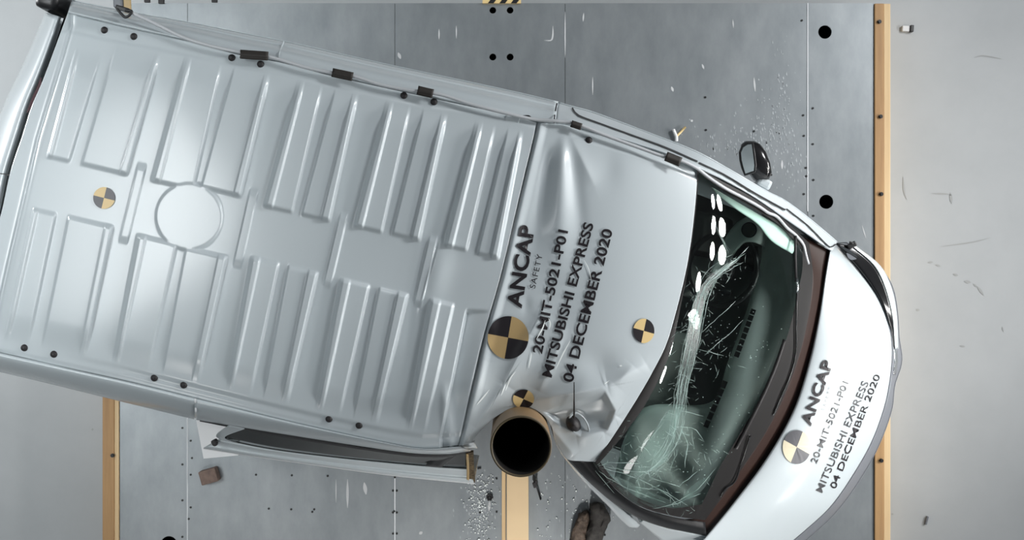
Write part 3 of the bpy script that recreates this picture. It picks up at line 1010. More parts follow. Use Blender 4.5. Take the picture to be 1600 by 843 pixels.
# crack network
def cracks():
    V, Fc = [], []

    def line(pts, w):
        p = np.array(pts, float)
        t = np.gradient(p, axis=0)
        t /= np.linalg.norm(t, axis=1, keepdims=True) + 1e-9
        n = np.stack([-t[:, 1], t[:, 0]], 1)
        b = len(V)
        for i in range(len(p)):
            ww = w * (0.4 + 0.6 * random.random()) * (1 if 0 < i < len(p) - 1 else 0.3)
            for s in (-0.5, 0.5):
                q = p[i] + n[i] * ww * s
                V.append(W(q[0], q[1], ws_z(q[0], q[1]) + 0.006))
        for i in range(len(p) - 1):
            Fc.append((b + 2 * i, b + 2 * i + 1, b + 2 * i + 3, b + 2 * i + 2))

    def wander(pts, w, jit, step=8):
        d = sum(math.dist(a, b) for a, b in zip(pts[:-1], pts[1:]))
        p = curve(pts, max(3, int(d / step)), len(pts) > 3)
        p = p + np.random.normal(0, jit * 0.45, p.shape)
        line(p, w)
        return p

    main = [(1150, 405), (1118, 428), (1098, 455), (1088, 500), (1078, 545), (1066, 600), (1058, 650), (1048, 690), (1030, 720), (1005, 742)]
    for k in range(14):
        off = np.random.normal(0, 6, 2)
        wander([(x + off[0] + random.gauss(0, 2), y + off[1]) for x, y in main[random.randint(0, 3):len(main) - random.randint(0, 3)]], 0.7, 1.2)
    wander(main, 1.6, 0.8)
    for pts in ([(1165, 395), (1130, 420), (1098, 450)], [(1170, 385), (1140, 415), (1110, 440)], [(1112, 340), (1135, 385), (1140, 392)], [(1120, 360), (1136, 392)],
                [(935, 735), (965, 755), (1000, 770), (1040, 785)], [(940, 730), (990, 745), (1040, 770), (1060, 790)], [(945, 728), (1000, 738), (1030, 732)],
                [(935, 727), (955, 722), (1000, 724)], [(930, 735), (960, 770)], [(1020, 690), (1030, 660), (1045, 640)], [(1000, 700), (1020, 680), (1040, 655)],
                [(1015, 745), (1060, 760), (1090, 735)], [(985, 760), (1035, 765), (1075, 790)], [(1045, 790), (1090, 765), (1120, 730)], [(1020, 795), (1060, 785), (1095, 770)],
                [(1058, 665), (1085, 668), (1100, 690)], [(1062, 668), (1075, 690), (1070, 730)], [(1080, 670), (1085, 700)], [(1060, 640), (1100, 650)],
                [(1100, 555), (1140, 520), (1160, 500)], [(1090, 545), (1130, 555)], [(1060, 700), (1045, 740)], [(1095, 520), (1150, 470)]):
        wander(pts, 0.9, 1.0)
    # fine crazing, thick along the main band and in the lower corner
    for k in range(520):
        if random.random() < 0.55:
            i = random.randint(0, len(main) - 2)
            t = random.random()
            cx = main[i][0] * (1 - t) + main[i + 1][0] * t + random.gauss(0, 13)
            cy = main[i][1] * (1 - t) + main[i + 1][1] * t + random.gauss(0, 10)
        else:
            cx, cy = random.choice([(1000, 765), (1060, 785), (1085, 690), (1000, 690), (1110, 560), (960, 742)])
            cx += random.gauss(0, 26); cy += random.gauss(0, 20)
        a = random.uniform(0, math.pi)
        L = random.uniform(3, 16)
        if not inside(cx, cy):
            continue
        line([(cx, cy), (cx + L * math.cos(a) * .5 + random.gauss(0, .6), cy + L * math.sin(a) * .5), (cx + L * math.cos(a), cy + L * math.sin(a))], 0.7)
    for k in range(260):      # glass dust and chips on the screen
        cx, cy = random.choice([(1090, 520), (1075, 600), (1120, 480), (1060, 720), (1180, 560), (1150, 660), (1100, 770)])
        cx += random.gauss(0, 34); cy += random.gauss(0, 40)
        if not inside(cx, cy):
            continue
        r = random.uniform(0.3, 0.9)
        line([(cx - r, cy), (cx, cy + r * .4), (cx + r, cy)], 2 * r)
    return V, Fc


def inside(x, y):
    wl = np.array(WS_TOP, float)
    lo = np.interp(y, wl[:, 1], wl[:, 0])
    wb = np.array(WS_BOT, float)
    hi = np.interp(y, wb[:, 1], wb[:, 0]) - 25
    lw = np.array(WS_LOW, float)
    yb = np.interp(x, lw[:, 0], lw[:, 1]) - 6
    return lo + 4 < x < hi and y < yb


V, Fc = cracks()
ck = mesh('crack', V, Fc, ws, M['crack'], False)
tag(ck, 'pale green shatter cracks across the glass', kind='stuff')
# milky bands of crazed glass
for pts, w in (([(1150, 408), (1112, 435), (1092, 475), (1082, 530), (1068, 600), (1054, 670)], 20), ([(1050, 640), (1030, 700), (985, 745)], 40),
               ([(950, 740), (1000, 775), (1060, 790)], 26), ([(1065, 782), (1110, 745)], 16)):
    strip_mesh('crazed_band', pts, w, lift(ws_z, 0.005), ws, M['craze'])

# --- cabin seen through the glass
def cabin():
    V, Fc = [], []
    bm = bmesh.new()
    a, b = W(700, 421, 1.0), W(1260, 421, 1.0)
    vs = [W(860, 215, 0.95), W(1290, 380, 0.95), W(1170, 790, 0.95), W(820, 640, 0.95)]
    bm.faces.new([bm.verts.new(v) for v in vs])
    f = [bm.verts.new(v) for v in (W(860, 215, 0.95), W(820, 640, 0.95), W(820, 600, 2.05), W(862, 225, 2.05))]
    bm.faces.new(f)
    return bm_obj('cabin_lining', bm, van, M['cabin'])


cabin()
# dashboard top
DL = [(1190, 330), (1190, 400), (1180, 440), (1162, 500), (1136, 570), (1112, 628), (1010, 640), (975, 690), (960, 745)]
DR = [(1262, 372), (1270, 430), (1262, 500), (1242, 575), (1205, 660), (1150, 745), (1108, 806), (1050, 800), (980, 770)]
loft('dashboard', [withz(DL, 1.20), withz([(p[0] + 4, p[1] + 1) for p in DL], 1.31), mid([(p[0] + 4, p[1] + 1) for p in DL], DR, 0.5, 1.34), withz(DR, 1.33)], van, M['dash'], 60, 16, 0.01)
# slotted vents along the dashboard edge
def slots(pa, pb, n, w):
    for k in range(n):
        t0, t1 = (k + 0.08) / n, (k + 0.92) / n
        a = np.array(pa) * (1 - t0) + np.array(pb) * t0
        b = np.array(pa) * (1 - t1) + np.array(pb) * t1
        strip_mesh('air_vent', [tuple(a), tuple((a + b) / 2), tuple(b)], w, 1.352, van, M['black'], taper=False)
slots((1178, 482), (1150, 558), 8, 8)
slots((1134, 594), (1102, 668), 6, 8)
# instrument hood with round speaker
IN = [(1124, 345), (1150, 330), (1185, 335), (1200, 352), (1196, 385), (1168, 398)]
loft('instrument_hood', [[(1112, 425, 1.33), (1122, 395, 1.36), (1148, 352, 1.40), (1172, 338, 1.41), (1192, 346, 1.40), (1200, 362, 1.37)],
                         [(1126, 432, 1.30), (1142, 405, 1.34), (1162, 380, 1.38), (1176, 378, 1.39), (1188, 382, 1.38), (1196, 386, 1.34)]], van, M['dash'], 30, 8, 0.01)
bm = bmesh.new()
c = W(1170, 359, 1.41)
lathe(bm, [(0.036, 0.0), (0.040, 0.008), (0.036, 0.012), (0.033, 0.004)], 32, c)
bm_obj('speaker_ring', bm, van, M['black'], True)
bm = bmesh.new()
add_cyl(bm, (c[0], c[1], c[2] + 0.001), 0.034, 0.006, 28)
bm_obj('speaker_grille', bm, van, M['seat'])
# pale trim inside the far pillar
loft('pillar_trim', [[(x, y, ws_z(x, y) - 0.035) for x, y in ((1112, 293), (1150, 314), (1190, 337), (1222, 357), (1246, 384))],
                     [(x, y, ws_z(x, y) - 0.06) for x, y in ((1118, 302), (1152, 328), (1184, 350), (1206, 376), (1238, 396))]], van, M['dash_light'], 30, 6, 0.005)
# seats
for px, py in ((1010, 380), (955, 560)):
    bm = bmesh.new()
    add_box(bm, W(px + 60, py + 14, 1.12), (0.42, 0.46, 0.16), -0.23, 0.04)
    add_box(bm, W(px, py, 1.45), (0.16, 0.46, 0.62), -0.23, 0.05)
    add_box(bm, W(px - 4, py, 1.85), (0.10, 0.24, 0.20), -0.23, 0.04)
    bm_obj('seat', bm, van, M['seat'], True)
# steering wheel
c = W(1128, 420, 1.30)
bm = bmesh.new()
R0, r0 = 0.19, 0.016
rings = [[(R0 + r0 * math.cos(2 * math.pi * q / 8)) for q in range(8)]]
lathe(bm, [(R0 + r0 * math.cos(2 * math.pi * q / 8), r0 * math.sin(2 * math.pi * q / 8)) for q in range(8)], 40)
add_cyl(bm, (0, 0, -0.02), 0.055, 0.05, 20)
for a in (0.3, 2.6, 4.7):
    vs = add_box(bm, (0.11 * math.cos(a), 0.11 * math.sin(a), -0.01), (0.15, 0.03, 0.015), 0)
o = bm_obj('steering_wheel', bm, van, M['black'], True)
o.location = Vector(c) - Vector(van.location)
o.rotation_euler = (0, math.radians(-35), math.radians(-13))

# --- cowl between glass and bonnet
HOOD_L = [(1299, 388), (1291, 430), (1279, 500), (1263, 570), (1240, 640), (1200, 712), (1152, 778), (1104, 838), (1082, 862)]
HOOD_R = [(1306, 381), (1345, 424), (1374, 465), (1391, 510), (1396, 545), (1393, 590), (1384, 635), (1364, 690), (1336, 740), (1301, 790), (1263, 826), (1215, 866)]
cowl_in = [(1240, 362, 1.55), (1268, 420, 1.515), (1260, 500, 1.51), (1240, 575, 1.51), (1202, 660, 1.51), (1147, 745, 1.51), (1098, 808, 1.51), (1070, 812, 1.52)]
cowl_out = [(1299, 392, 1.40), (1292, 430, 1.40), (1280, 500, 1.405), (1264, 570, 1.405), (1241, 640, 1.40), (1201, 712, 1.39), (1153, 778, 1.38), (1105, 838, 1.37)]
loft('cowl', [cowl_in, cowl_out], van, M['cowl'], 70, 8, 0.006)
cw_z = lambda a, b: 1.45

# --- bonnet
hl = [(p[0], p[1], 1.43 + 0.03 * math.sin(math.pi * i / 8)) for i, p in enumerate(HOOD_L)]
hr = [(p[0], p[1], 1.16 + 0.05 * math.sin(math.pi * i / 11)) for i, p in enumerate(HOOD_R)]
A3, B3 = curve(hl, 90), curve(hr, 90)
rows = []
for t in np.linspace(0, 1, 40):
    Q = A3 * (1 - t) + B3 * t
    Q[:, 2] = A3[:, 2] * (1 - t) + B3[:, 2] * t + 0.075 * math.sin(math.pi * t) ** 0.8 * np.clip(np.sin(np.linspace(0.12, math.pi - 0.12, 90)) * 1.2, 0, 1) - 0.03 * t ** 6
    rows.append(Q)
PH = np.stack(rows, 0)
bonnet = grid_mesh('bonnet', PH, van, M['paint'], 0.006)
hood_z = Surf(PH)

# --- front end below the bonnet
FR_O = [(1322, 379), (1350, 394), (1375, 417), (1394, 447), (1402, 485), (1405, 530), (1409, 556), (1407, 574), (1398, 600), (1393, 640), (1372, 697), (1345, 746), (1309, 796), (1271, 833), (1222, 872)]
FR_I = [(p[0] - 1, p[1], p[2] - 0.012) for p in curve(hr, 40).tolist()]
n0 = 40
fo = [(p[0], p[1], 0.98) for p in curve(FR_O, 40)]
loft('front_bumper', [FR_I, [((a[0] * .5 + b[0] * .5), (a[1] * .5 + b[1] * .5), 1.09) for a, b in zip(FR_I, fo)], fo], van, M['bumper'], 90, 12, 0.005)
drop_wall('bumper_skirt', fo, 0.55, van, M['bumper'])

# headlamp on the far front corner
HL_I = [(1307, 380, 1.20), (1346, 424, 1.19), (1375, 466, 1.19), (1392, 510, 1.19), (1396, 540, 1.18)]
HL_M = [(1332, 384, 1.18), (1366, 414, 1.18), (1384, 450, 1.18), (1395, 496, 1.17), (1399, 545, 1.15)]
HL_O = [(1337, 383, 1.16), (1376, 415, 1.15), (1394, 451, 1.14), (1402, 494, 1.13), (1404, 545, 1.11)]
hb, _ = loft('headlamp', [HL_I, HL_M], van, M['black_gloss'], 50, 6, 0.01)
loft('lamp_lens', [[(p[0], p[1], p[2] + 0.004) for p in HL_M], [((a[0] + b[0]) / 2 + 1, (a[1] + b[1]) / 2 - 1, (a[2] + b[2]) / 2 + 0.008) for a, b in zip(HL_M, HL_O)], HL_O], hb, M['lens'], 50, 10, 0.004)
strip_mesh('chrome_bar', [(1312, 384), (1326, 392), (1340, 402)], 4.5, 1.215, hb, M['chrome'])
strip_mesh('lamp_reflector', [(1323, 395), (1330, 402), (1338, 404)], 7, 1.212, hb, M['bumper'])
loft('grille_edge', [[(1397, 546, 1.17), (1398, 562, 1.165), (1396, 585, 1.16)], [(1402, 546, 1.13), (1403, 562, 1.12), (1400, 585, 1.12)]], van, M['chrome'], 14, 5, 0.004)
bm = bmesh.new()
add_box(bm, W(1331, 383, 1.20), (0.05, 0.03, 0.02), 0.5, 0.006)
add_box(bm, W(1330, 379, 1.21), (0.02, 0.012, 0.012), -0.3, 0.003)
bm_obj('broken_bracket', bm, van, M['black'])

# --- near front corner: pillar, fender, door edge
PL_I = [(930, 721, 2.10), (955, 758, 2.00), (1000, 792, 1.80), (1050, 807, 1.62), (1102, 815, 1.46)]
PL_M = [(886, 717, 2.10), (925, 757, 1.98), (968, 792, 1.80), (1020, 818, 1.62), (1104, 837, 1.40)]
pl_low = [(872, 703, 2.0), (905, 743, 1.84), (950, 790, 1.62), (986, 819, 1.48), (1000, 822, 1.46)]
loft('windscreen_pillar', [PL_I, [(a[0] * .5 + b[0] * .5, a[1] * .5 + b[1] * .5, (a[2] + b[2]) / 2 + 0.03) for a, b in zip(PL_I, PL_M)], PL_M], van, M['black'], 50, 10, 0.006)
loft('pillar_gap', [[(930, 720, 2.08), (908, 719.5, 2.09), (885, 716, 2.10)], [(960, 760, 1.97), (930, 757, 1.97), (905, 738, 1.98)]], van, M['rubber'], 12, 5, 0.01)
door_edge = [(864, 680, 2.06), (873, 702, 1.98), (905, 744, 1.84), (950, 790, 1.66), (982, 822, 1.52), (996, 824, 1.50)]
door_in = [(868, 679, 2.14), (884, 714, 2.10), (920, 752, 1.92), (962, 788, 1.74), (994, 814, 1.58), (1000, 820, 1.54)]
loft('front_door_frame', [door_in, [(a[0] * .45 + b[0] * .55 - 1, a[1] * .45 + b[1] * .55 + 1, (a[2] + b[2]) / 2 + 0.02) for a, b in zip(door_in, door_edge)], door_edge], van, M['paint'], 60, 10, 0.006)
drop_wall('front_door_skin', door_edge, 0.7, van, M['paint'])
fen_in = [(1006, 812, 1.55), (1040, 825, 1.50), (1104, 839, 1.40), (1082, 866, 1.36)]
fen_out = [(1000, 816, 1.48), (1030, 842, 1.34), (1050, 862, 1.28), (1060, 885, 1.22)]
loft('front_fender', [fen_in, fen_out], van, M['paint'], 40, 8, 0.006)
drop_wall('fender_skin', fen_out, 0.7, van, M['paint'])

# --- wipers
def wz(a, b):
    return max(ws_z(a, b), 1.50) + 0.02
w1 = tube('wiper_arm', [W(x, y, wz(x, y)) for x, y in ((1208, 648), (1222, 615), (1236, 582), (1243, 552), (1244, 505), (1245, 462), (1246, 436))], 0.005, van, M['black_gloss'], n=40)
tube('wiper_joint', [W(x, y, wz(x, y) + 0.006) for x, y in ((1245, 434), (1246, 446), (1245.5, 457))], 0.007, w1, M['chrome'])
tube('wiper_blade', [W(x, y, wz(x, y) - 0.004) for x, y in ((1243, 368), (1242.5, 400), (1244, 440))], 0.007, w1, M['rubber'])
w2 = tube('wiper_arm', [W(x, y, wz(x, y)) for x, y in ((1126, 775), (1132, 764), (1145, 755), (1158, 725), (1166, 700), (1172, 680))], 0.005, van, M['black_gloss'], n=30)
tube('wiper_blade', [W(x, y, wz(x, y) - 0.002) for x, y in ((1226, 530), (1214, 566), (1198, 605), (1176, 650), (1150, 700))], 0.009, w2, M['rubber'], n=30)

# --- door mirror on the far side
mr = bmesh.new()
def mirror_part():
    mz = 1.62
    # housing rings along its height (from the bracket outwards)
    secs = [((1189, 281), 1.60, 11, 15), ((1188, 270), 1.61, 17, 19), ((1184, 255), 1.62, 18.5, 20), ((1178, 238), 1.62, 18, 19), ((1173, 226), 1.615, 15, 15), ((1171, 221), 1.61, 8, 9)]
    rings = []
    bm = bmesh.new()
    for (cx, cy), z, hw, hz in secs:
        rg = []
        for k in range(24):
            a = 2 * math.pi * k / 24
            rx, rz = math.cos(a), math.sin(a)
            sx = np.sign(rx) * abs(rx) ** 0.7
            sz = np.sign(rz) * abs(rz) ** 0.7
            x, y, zz = W(cx + hw * sx, cy, z)
            rg.append(bm.verts.new((x, y, z + px2m(hz, z) * sz * 0.9)))
        rings.append(rg)
    for A, B in zip(rings[:-1], rings[1:]):
        for k in range(24):
            bm.faces.new((A[k], A[(k + 1) % 24], B[(k + 1) % 24], B[k]))
    bm.faces.new(rings[0]); bm.faces.new(rings[-1][::-1])
    return bm_obj('door_mirror', bm, van, M['black_gloss'], True)


mir = mirror_part()
MGP = [(1156, 238), (1160, 229), (1168, 224), (1176, 224), (1178.5, 240), (1180.5, 258), (1179, 268), (1164, 273), (1160, 262), (1157, 250)]
def mg_z(x):
    return 1.640 + (x - 1156) / 24.5 * 0.055
mg = mesh('mirror_glass', [W(x, y, mg_z(x)) for x, y in MGP], [tuple(range(len(MGP)))], mir, mat('mirror_silver', (0.62, 0.66, 0.66), rough=0.08, metal=1.0), False)
tag(mg, 'silver mirror glass facing the rear')
tube('mirror_bezel', [W(x, y, mg_z(x)) for x, y in MGP + MGP[:2]], 0.006, mir, M['black'])
bm = bmesh.new()
add_box(bm, W(1192, 287, 1.58), (px2m(22, 1.58), px2m(16, 1.58), 0.10), -0.5, 0.015)
bm_obj('mirror_bracket', bm, mir, M['paint'])

# --- round plugs in the roof gutters
bm = bmesh.new()
lathe(bm, [(0.001, 0.010), (0.008, 0.0095), (0.0135, 0.006), (0.0155, 0.0), (0.0155, -0.006)], 20, (0, 0, 0), closed=False)
bmesh.ops.recalc_face_normals(bm, faces=bm.faces)
me = bpy.data.meshes.new('roof_plug'); bm.to_mesh(me); bm.free(); me.materials.append(M['rubber'])
me.polygons.foreach_set('use_smooth', [True] * len(me.polygons))
for px, py in ((163, 47), (209, 57), (362, 90), (407, 100), (631, 149), (678, 159), (38, 543), (84, 553), (241, 590), (287, 601), (514, 654), (561, 664)):
    o = bpy.data.objects.new('roof_plug', me)
    COL.objects.link(o); o.parent = van; o.location = Vector(W(px, py, roof_z(px, py) + 0.002)) - Vector(van.location)
o = bpy.data.objects.new('roof_plug', me)
COL.objects.link(o); o.parent = van; o.location = Vector(W(920, 219, front_z(920, 219) + 0.002)) - Vector(van.location)
# small clip in the gutter by the joint
bm = bmesh.new()
add_box(bm, W(801, 186, 2.222), (0.060, 0.026, 0.012), math.radians(-11), 0.004)
bm_obj('gutter_clip', bm, van, M['paint'])

# --- aerial
az = front_z(903, 664)
bm = bmesh.new()
c = W(896, 662, az + 0.012)
lathe(bm, [(0.001, 0.030), (0.016, 0.026), (0.026, 0.012), (0.030, 0.0), (0.030, -0.02)], 24, (0, 0, 0), closed=False)
o = bm_obj('aerial_base', bm, van, M['rubber'], True)
o.location = Vector(c) - Vector(van.location)
o.scale = (1.0, 1.25, 1.0); o.rotation_euler = (0, 0, math.radians(35))
tube('aerial_mast', [np.array(W(x, y, z)) - 0 for x, y, z in ((897, 652, az + 0.04), (897, 625, az + 0.10), (897, 597, az + 0.16))], [0.005, 0.003, 0.002], van, M['black'], n=12)
bm = bmesh.new()
lathe(bm, [(0.050, 0.0), (0.056, 0.006), (0.062, 0.0)], 36, (0, 0, 0), closed=False)
o = bm_obj('aerial_seat', bm, van, M['paint'], True)
o.location = Vector(W(905, 664, az + 0.020)) - Vector(van.location)
o.scale = (0.62, 1.05, 1.0); o.rotation_euler = (0, 0, math.radians(30))

# --- round target markers
def quarter_disc(cx, cy, r, rot, surf, parent, dark, light, ry=None, notch=False, clip=None):
    ry = ry or r
    root = None
    for q in range(4):
        V, Fc = [], []
        n = 16
        nr = 6
        for i in range(nr + 1):
            for k in range(n + 1):
                a = math.radians(rot) + (q + k / n) * math.pi / 2
                rr = i / nr
                x, y = cx + r * rr * math.cos(a), cy + ry * rr * math.sin(a)
                if clip:
                    x, y = clip(x, y)
                V.append(W(x, y, surf(x, y) + 0.005))
        for i in range(nr):
            for k in range(n):
                b = i * (n + 1) + k
                Fc.append((b, b + 1, b + n + 2, b + n + 1))
        o = mesh('marker_quarter', V, Fc, parent, dark if q % 2 == 0 else light)
        tag(o, 'black quarter of round target' if q % 2 == 0 else 'yellow quarter of round target')


M['brown_yellow'] = M['yellow']
def marker(name, *a, **k):
    e = bpy.data.objects.new(name, None)
    COL.objects.link(e)
    e.parent = van
    e.location = Vector(W(a[0], a[1], a[4](a[0], a[1]))) - Vector(van.location)
    g = bpy.data.objects.new('tmp', None)
    for ob_before in (set(bpy.data.objects),):
        quarter_disc(a[0], a[1], a[2], a[3], a[4], None, *a[5:], **k)
        new = [o for o in bpy.data.objects if o not in ob_before]
    bpy.data.objects.remove(g)
    for o in new:
        if o.type == 'MESH':
            o.parent = e
            o.location = -Vector(W(a[0], a[1], a[4](a[0], a[1])))
    return e


# angle 0 of the first (dark) quarter, measured in the image from +x towards +y
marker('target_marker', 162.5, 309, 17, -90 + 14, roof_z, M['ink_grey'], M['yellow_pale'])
marker('target_marker', 794, 527, 32, 10, front_z, M['ink'], M['yellow'], ry=33.5)
marker('target_marker', 1006, 516.5, 16.5, -90 + 14, front_z, M['ink'], M['yellow_pale'], ry=19)
marker('target_marker', 818, 623, 16.5, 205, front_z, M['ink'], M['yellow_pale'], ry=15)
marker('target_marker', 1245, 698, 22, 25, hood_z, M['ink_grey'], M['cream'], ry=26.5)  # grey and cream quarters carry the painted-in glare of the bonnet


# --- lettering
def lettering(name, body, base0, base1, height, surf, m, bold=0.0, parent=van, spacing=1.0, sub=5.0):
    """text whose baseline runs from image point base0 to base1 and whose capitals are `height` pixels tall, to the left of the reading direction"""
    cu = bpy.data.curves.new('txt', 'FONT')
    cu.body = body
    cu.size = 1.0
    cu.offset = bold
    cu.space_character = spacing
    cu.resolution_u = 4
    ob = bpy.data.objects.new('txt', cu)
    COL.objects.link(ob)
    dg = bpy.context.evaluated_depsgraph_get()
    me = bpy.data.meshes.new_from_object(ob.evaluated_get(dg))
    bpy.data.objects.remove(ob)
    bm = bmesh.new()
    bm.from_mesh(me)
    bmesh.ops.remove_doubles(bm, verts=bm.verts, dist=1e-5)
    bmesh.ops.triangulate(bm, faces=bm.faces)
    xs = [v.co.x for v in bm.verts]; ys = [v.co.y for v in bm.verts]
    x0, x1 = min(xs), max(xs)
    y0, y1 = max(min(ys), -0.03), max(ys)
    b0, b1 = np.array(base0, float), np.array(base1, float)
    L = np.linalg.norm(b1 - b0)
    d = (b1 - b0) / L
    up = np.array([d[1], -d[0]])
    sx, sy = L / (x1 - x0), height / (y1 - y0)
    for it in range(3):
        es = [e for e in bm.edges if math.hypot((e.verts[0].co.x - e.verts[1].co.x) * sx, (e.verts[0].co.y - e.verts[1].co.y) * sy) > sub]
        if not es:
            break
        bmesh.ops.subdivide_edges(bm, edges=es, cuts=1)
        bmesh.ops.triangulate(bm, faces=bm.faces)
    for v in bm.verts:
        q = b0 + d * ((v.co.x - x0) * sx) + up * ((v.co.y - y0) * sy)
        v.co = W(q[0], q[1], surf(q[0], q[1]) + 0.005)
    return bm_obj(name, bm, parent, m)


B_ = 0.022
# roof lettering (reads upwards)
lettering('roof_lettering', 'ANCAP', (815, 482), (836, 354), 24, front_z, M['ink'], 0.03, spacing=1.02)
lettering('roof_lettering', 'SAFETY', (836, 451), (848, 398), 9, front_z, M['ink'], 0.0, spacing=1.15)
lettering('roof_lettering', '20-MIT-5021-P01', (847, 553), (888, 361), 16, front_z, M['ink'], B_)
lettering('roof_lettering', 'MITSUBISHI EXPRESS', (862, 590), (928, 350), 16, front_z, M['ink'], B_)
lettering('roof_lettering', '04 DECEMBER 2020', (895, 598), (958, 360), 17, front_z, M['ink'], B_)
# bonnet lettering
lettering('bonnet_lettering', 'ANCAP', (1267, 666), (1302, 566), 17, hood_z, M['ink'], 0.03, spacing=1.02)
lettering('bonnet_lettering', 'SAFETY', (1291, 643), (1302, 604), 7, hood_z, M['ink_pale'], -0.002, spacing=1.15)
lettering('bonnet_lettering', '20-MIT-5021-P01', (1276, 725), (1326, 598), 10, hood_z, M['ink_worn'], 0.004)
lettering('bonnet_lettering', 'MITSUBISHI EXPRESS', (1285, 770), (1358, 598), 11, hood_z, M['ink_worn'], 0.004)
lettering('bonnet_lettering', '04 DECEMBER 2020', (1306, 764), (1376, 587), 10, hood_z, M['ink'], 0.008)

# pale scuffs, with bright wrinkle highlights painted on, along the crushed roof
for pts, w in (([(745, 632), (757, 618), (765, 608)], 2.2), ([(790, 610), (798, 590), (806, 580)], 2.2), ([(783, 618), (789, 603), (792, 596)], 1.6),
               ([(826, 575), (830, 556), (831, 550)], 2.0), ([(838, 530), (848, 512), (852, 500)], 2.2), ([(858, 515), (860, 505), (857, 497)], 1.6), ([(868, 577), (880, 552), (892, 530)], 1.8), ([(912, 405), (920, 420), (924, 438)], 1.3),
               ([(944, 600), (952, 594)], 1.6), ([(968, 571), (972, 571)], 2.5)):
    strip_mesh('scuff_highlight', pts, w, lift(front_z, 0.006), van, M['crumb'])

# --- wheels
for px, py in ((120, 130), (60, 470), (1180, 400), (1060, 700)):
    c = W(px, py, 1.2)
    bm = bmesh.new()
    lathe(bm, [(0.20, -0.10), (0.30, -0.105), (0.325, -0.07), (0.33, 0.0), (0.325, 0.07), (0.30, 0.105), (0.20, 0.10)], 40)
    o = bm_obj('wheel', bm, van, M['tyre'], True)
    o.location = Vector((c[0], c[1], PZ + 0.33)) - Vector(van.location)
    o.rotation_euler = (math.radians(90), 0, math.radians(-13))
    bm = bmesh.new()
    lathe(bm, [(0.001, 0.05), (0.05, 0.06), (0.17, 0.04), (0.20, 0.09)], 32, closed=False)
    h = bpy.data.meshes.new('hub'); bm.to_mesh(h); bm.free()
    ho = bpy.data.objects.new('wheel_rim', h); COL.objects.link(ho); h.materials.append(M['bumper']); ho.parent = o

# ------------------------------------------------------------------ taped cable along the far roof edge
cab_pts = [(208, 21), (240, 36), (290, 60), (330, 72), (378, 82), (418, 88), (440, 94), (480, 106), (520, 114), (552, 119), (590, 131), (655, 143), (680, 146), (740, 164), (800, 179), (840, 187), (870, 189), (893, 192), (910, 197), (940, 209), (1000, 231), (1040, 245), (1065, 251), (1088, 262),
           (1105, 275), (1130, 292), (1160, 308), (1190, 325), (1200, 332), (1212, 337), (1230, 356), (1246, 370), (1256, 384), (1259, 398), (1263, 412)]
def cab_z(x, y):
    if x < 838:
        return roof_z(x, max(y, np.interp(x, [p[0] for p in ROOF_T], [p[1] for p in ROOF_T]) + 1)) + 0.026
    if x < 1085:
        return max(front_z(x, y), cs_z(x, y)) + 0.026
    return float(np.interp(x, [1085, 1130, 1180, 1225, 1246, 1264], [2.19, 2.10, 1.95, 1.76, 1.65, 1.575]))
cable = thing('cable', 'thin grey cable taped along the far roof edge of the van', 'cable', W(600, 132, 2.23))
cw = [W(x, y, cab_z(x, y)) for x, y in cab_pts]
tube('cable_sheath', cw, 0.0075, cable, M['cable'], n=220)
# hanging loop at the rear
tube('cable_loop', [W(x, y, 2.24) for x, y in ((183, 14), (190, 22), (196, 27), (202, 24), (206, 18), (196, 16))], 0.006, cable, M['black'], n=30)
# tail hanging at the joint
tube('cable_tail', [W(x, y, 2.235) for x, y in ((800, 181), (815, 181), (828, 182), (830, 184))], 0.003, cable, M['black'], n=16)
# connectors in the cowl corner
tube('plug_connector', [W(1254, 380, 1.485), W(1256.5, 388, 1.482)], 0.010, cable, M['chrome'])
tube('plug_connector', [W(1259.5, 399, 1.475), W(1262, 408, 1.47)], 0.009, cable, M['chrome'])
tube('plug_connector', [W(1196, 326, 1.72), W(1204, 333, 1.69), W(1211, 338, 1.66)], 0.011, cable, M['cable'])
for (x, y), L, wd, ang in (((397, 86), 44, 14, 4), ((535, 116.5), 33, 14, 12), ((664.5, 143.5), 25, 14, 13), ((900.5, 195.5), 17, 11, 18), ((1052, 248.5), 25, 15, 22)):
    a = math.radians(ang)
    d = np.array([math.cos(a), math.sin(a)]); n = np.array([-d[1], d[0]])
    V, Fc = [], []
    for i in range(9):
        for j in range(7):
            q = np.array([x, y]) + d * L * (i / 8 - 0.5) * (1 + 0.03 * math.sin(3 * j)) + n * wd * (j / 6 - 0.5)
            qc = np.array([x, y]) + d * L * (i / 8 - 0.5)
            z = cab_z(qc[0], qc[1]) + 0.010 + 0.007 * math.exp(-((j - 3) / 1.3) ** 2)
            V.append(W(q[0], q[1], z))
    for i in range(8):
        for j in range(6):
            b = i * 7 + j
            Fc.append((b, b + 1, b + 8, b + 7))
    o = mesh('tape_strip', V, Fc, cable, M['tape'])
    o.modifiers.new('thickness', 'SOLIDIFY').thickness = 0.002

# ------------------------------------------------------------------ loose things
# wood block left of the sprung door
c = W(330, 741, PZ)
bm = bmesh.new()
add_box(bm, (c[0], c[1], PZ + 0.035), (0.105, 0.085, 0.07), 0.28, 0.008)
o = bm_obj('wood_block', bm, None, M['brick'])
tag(o, 'small brown block lying on the steel platform left of the sprung door', 'block')
# white board under the door
bm = bmesh.new()
q = [W(306, 654, 0.95), W(380, 668, 0.95), W(372, 711, 0.95), (W(318, 716, 0.95))]
vs = [bm.verts.new(v) for v in q] + [bm.verts.new((v[0], v[1], v[2] - 0.012)) for v in q]
for f in ((0, 1, 2, 3), (7, 6, 5, 4), (0, 4, 5, 1), (1, 5, 6, 2), (2, 6, 7, 3), (3, 7, 4, 0)):
    bm.faces.new([vs[i] for i in f])
o = bm_obj('door_lower_trim', bm, door, M['white'])
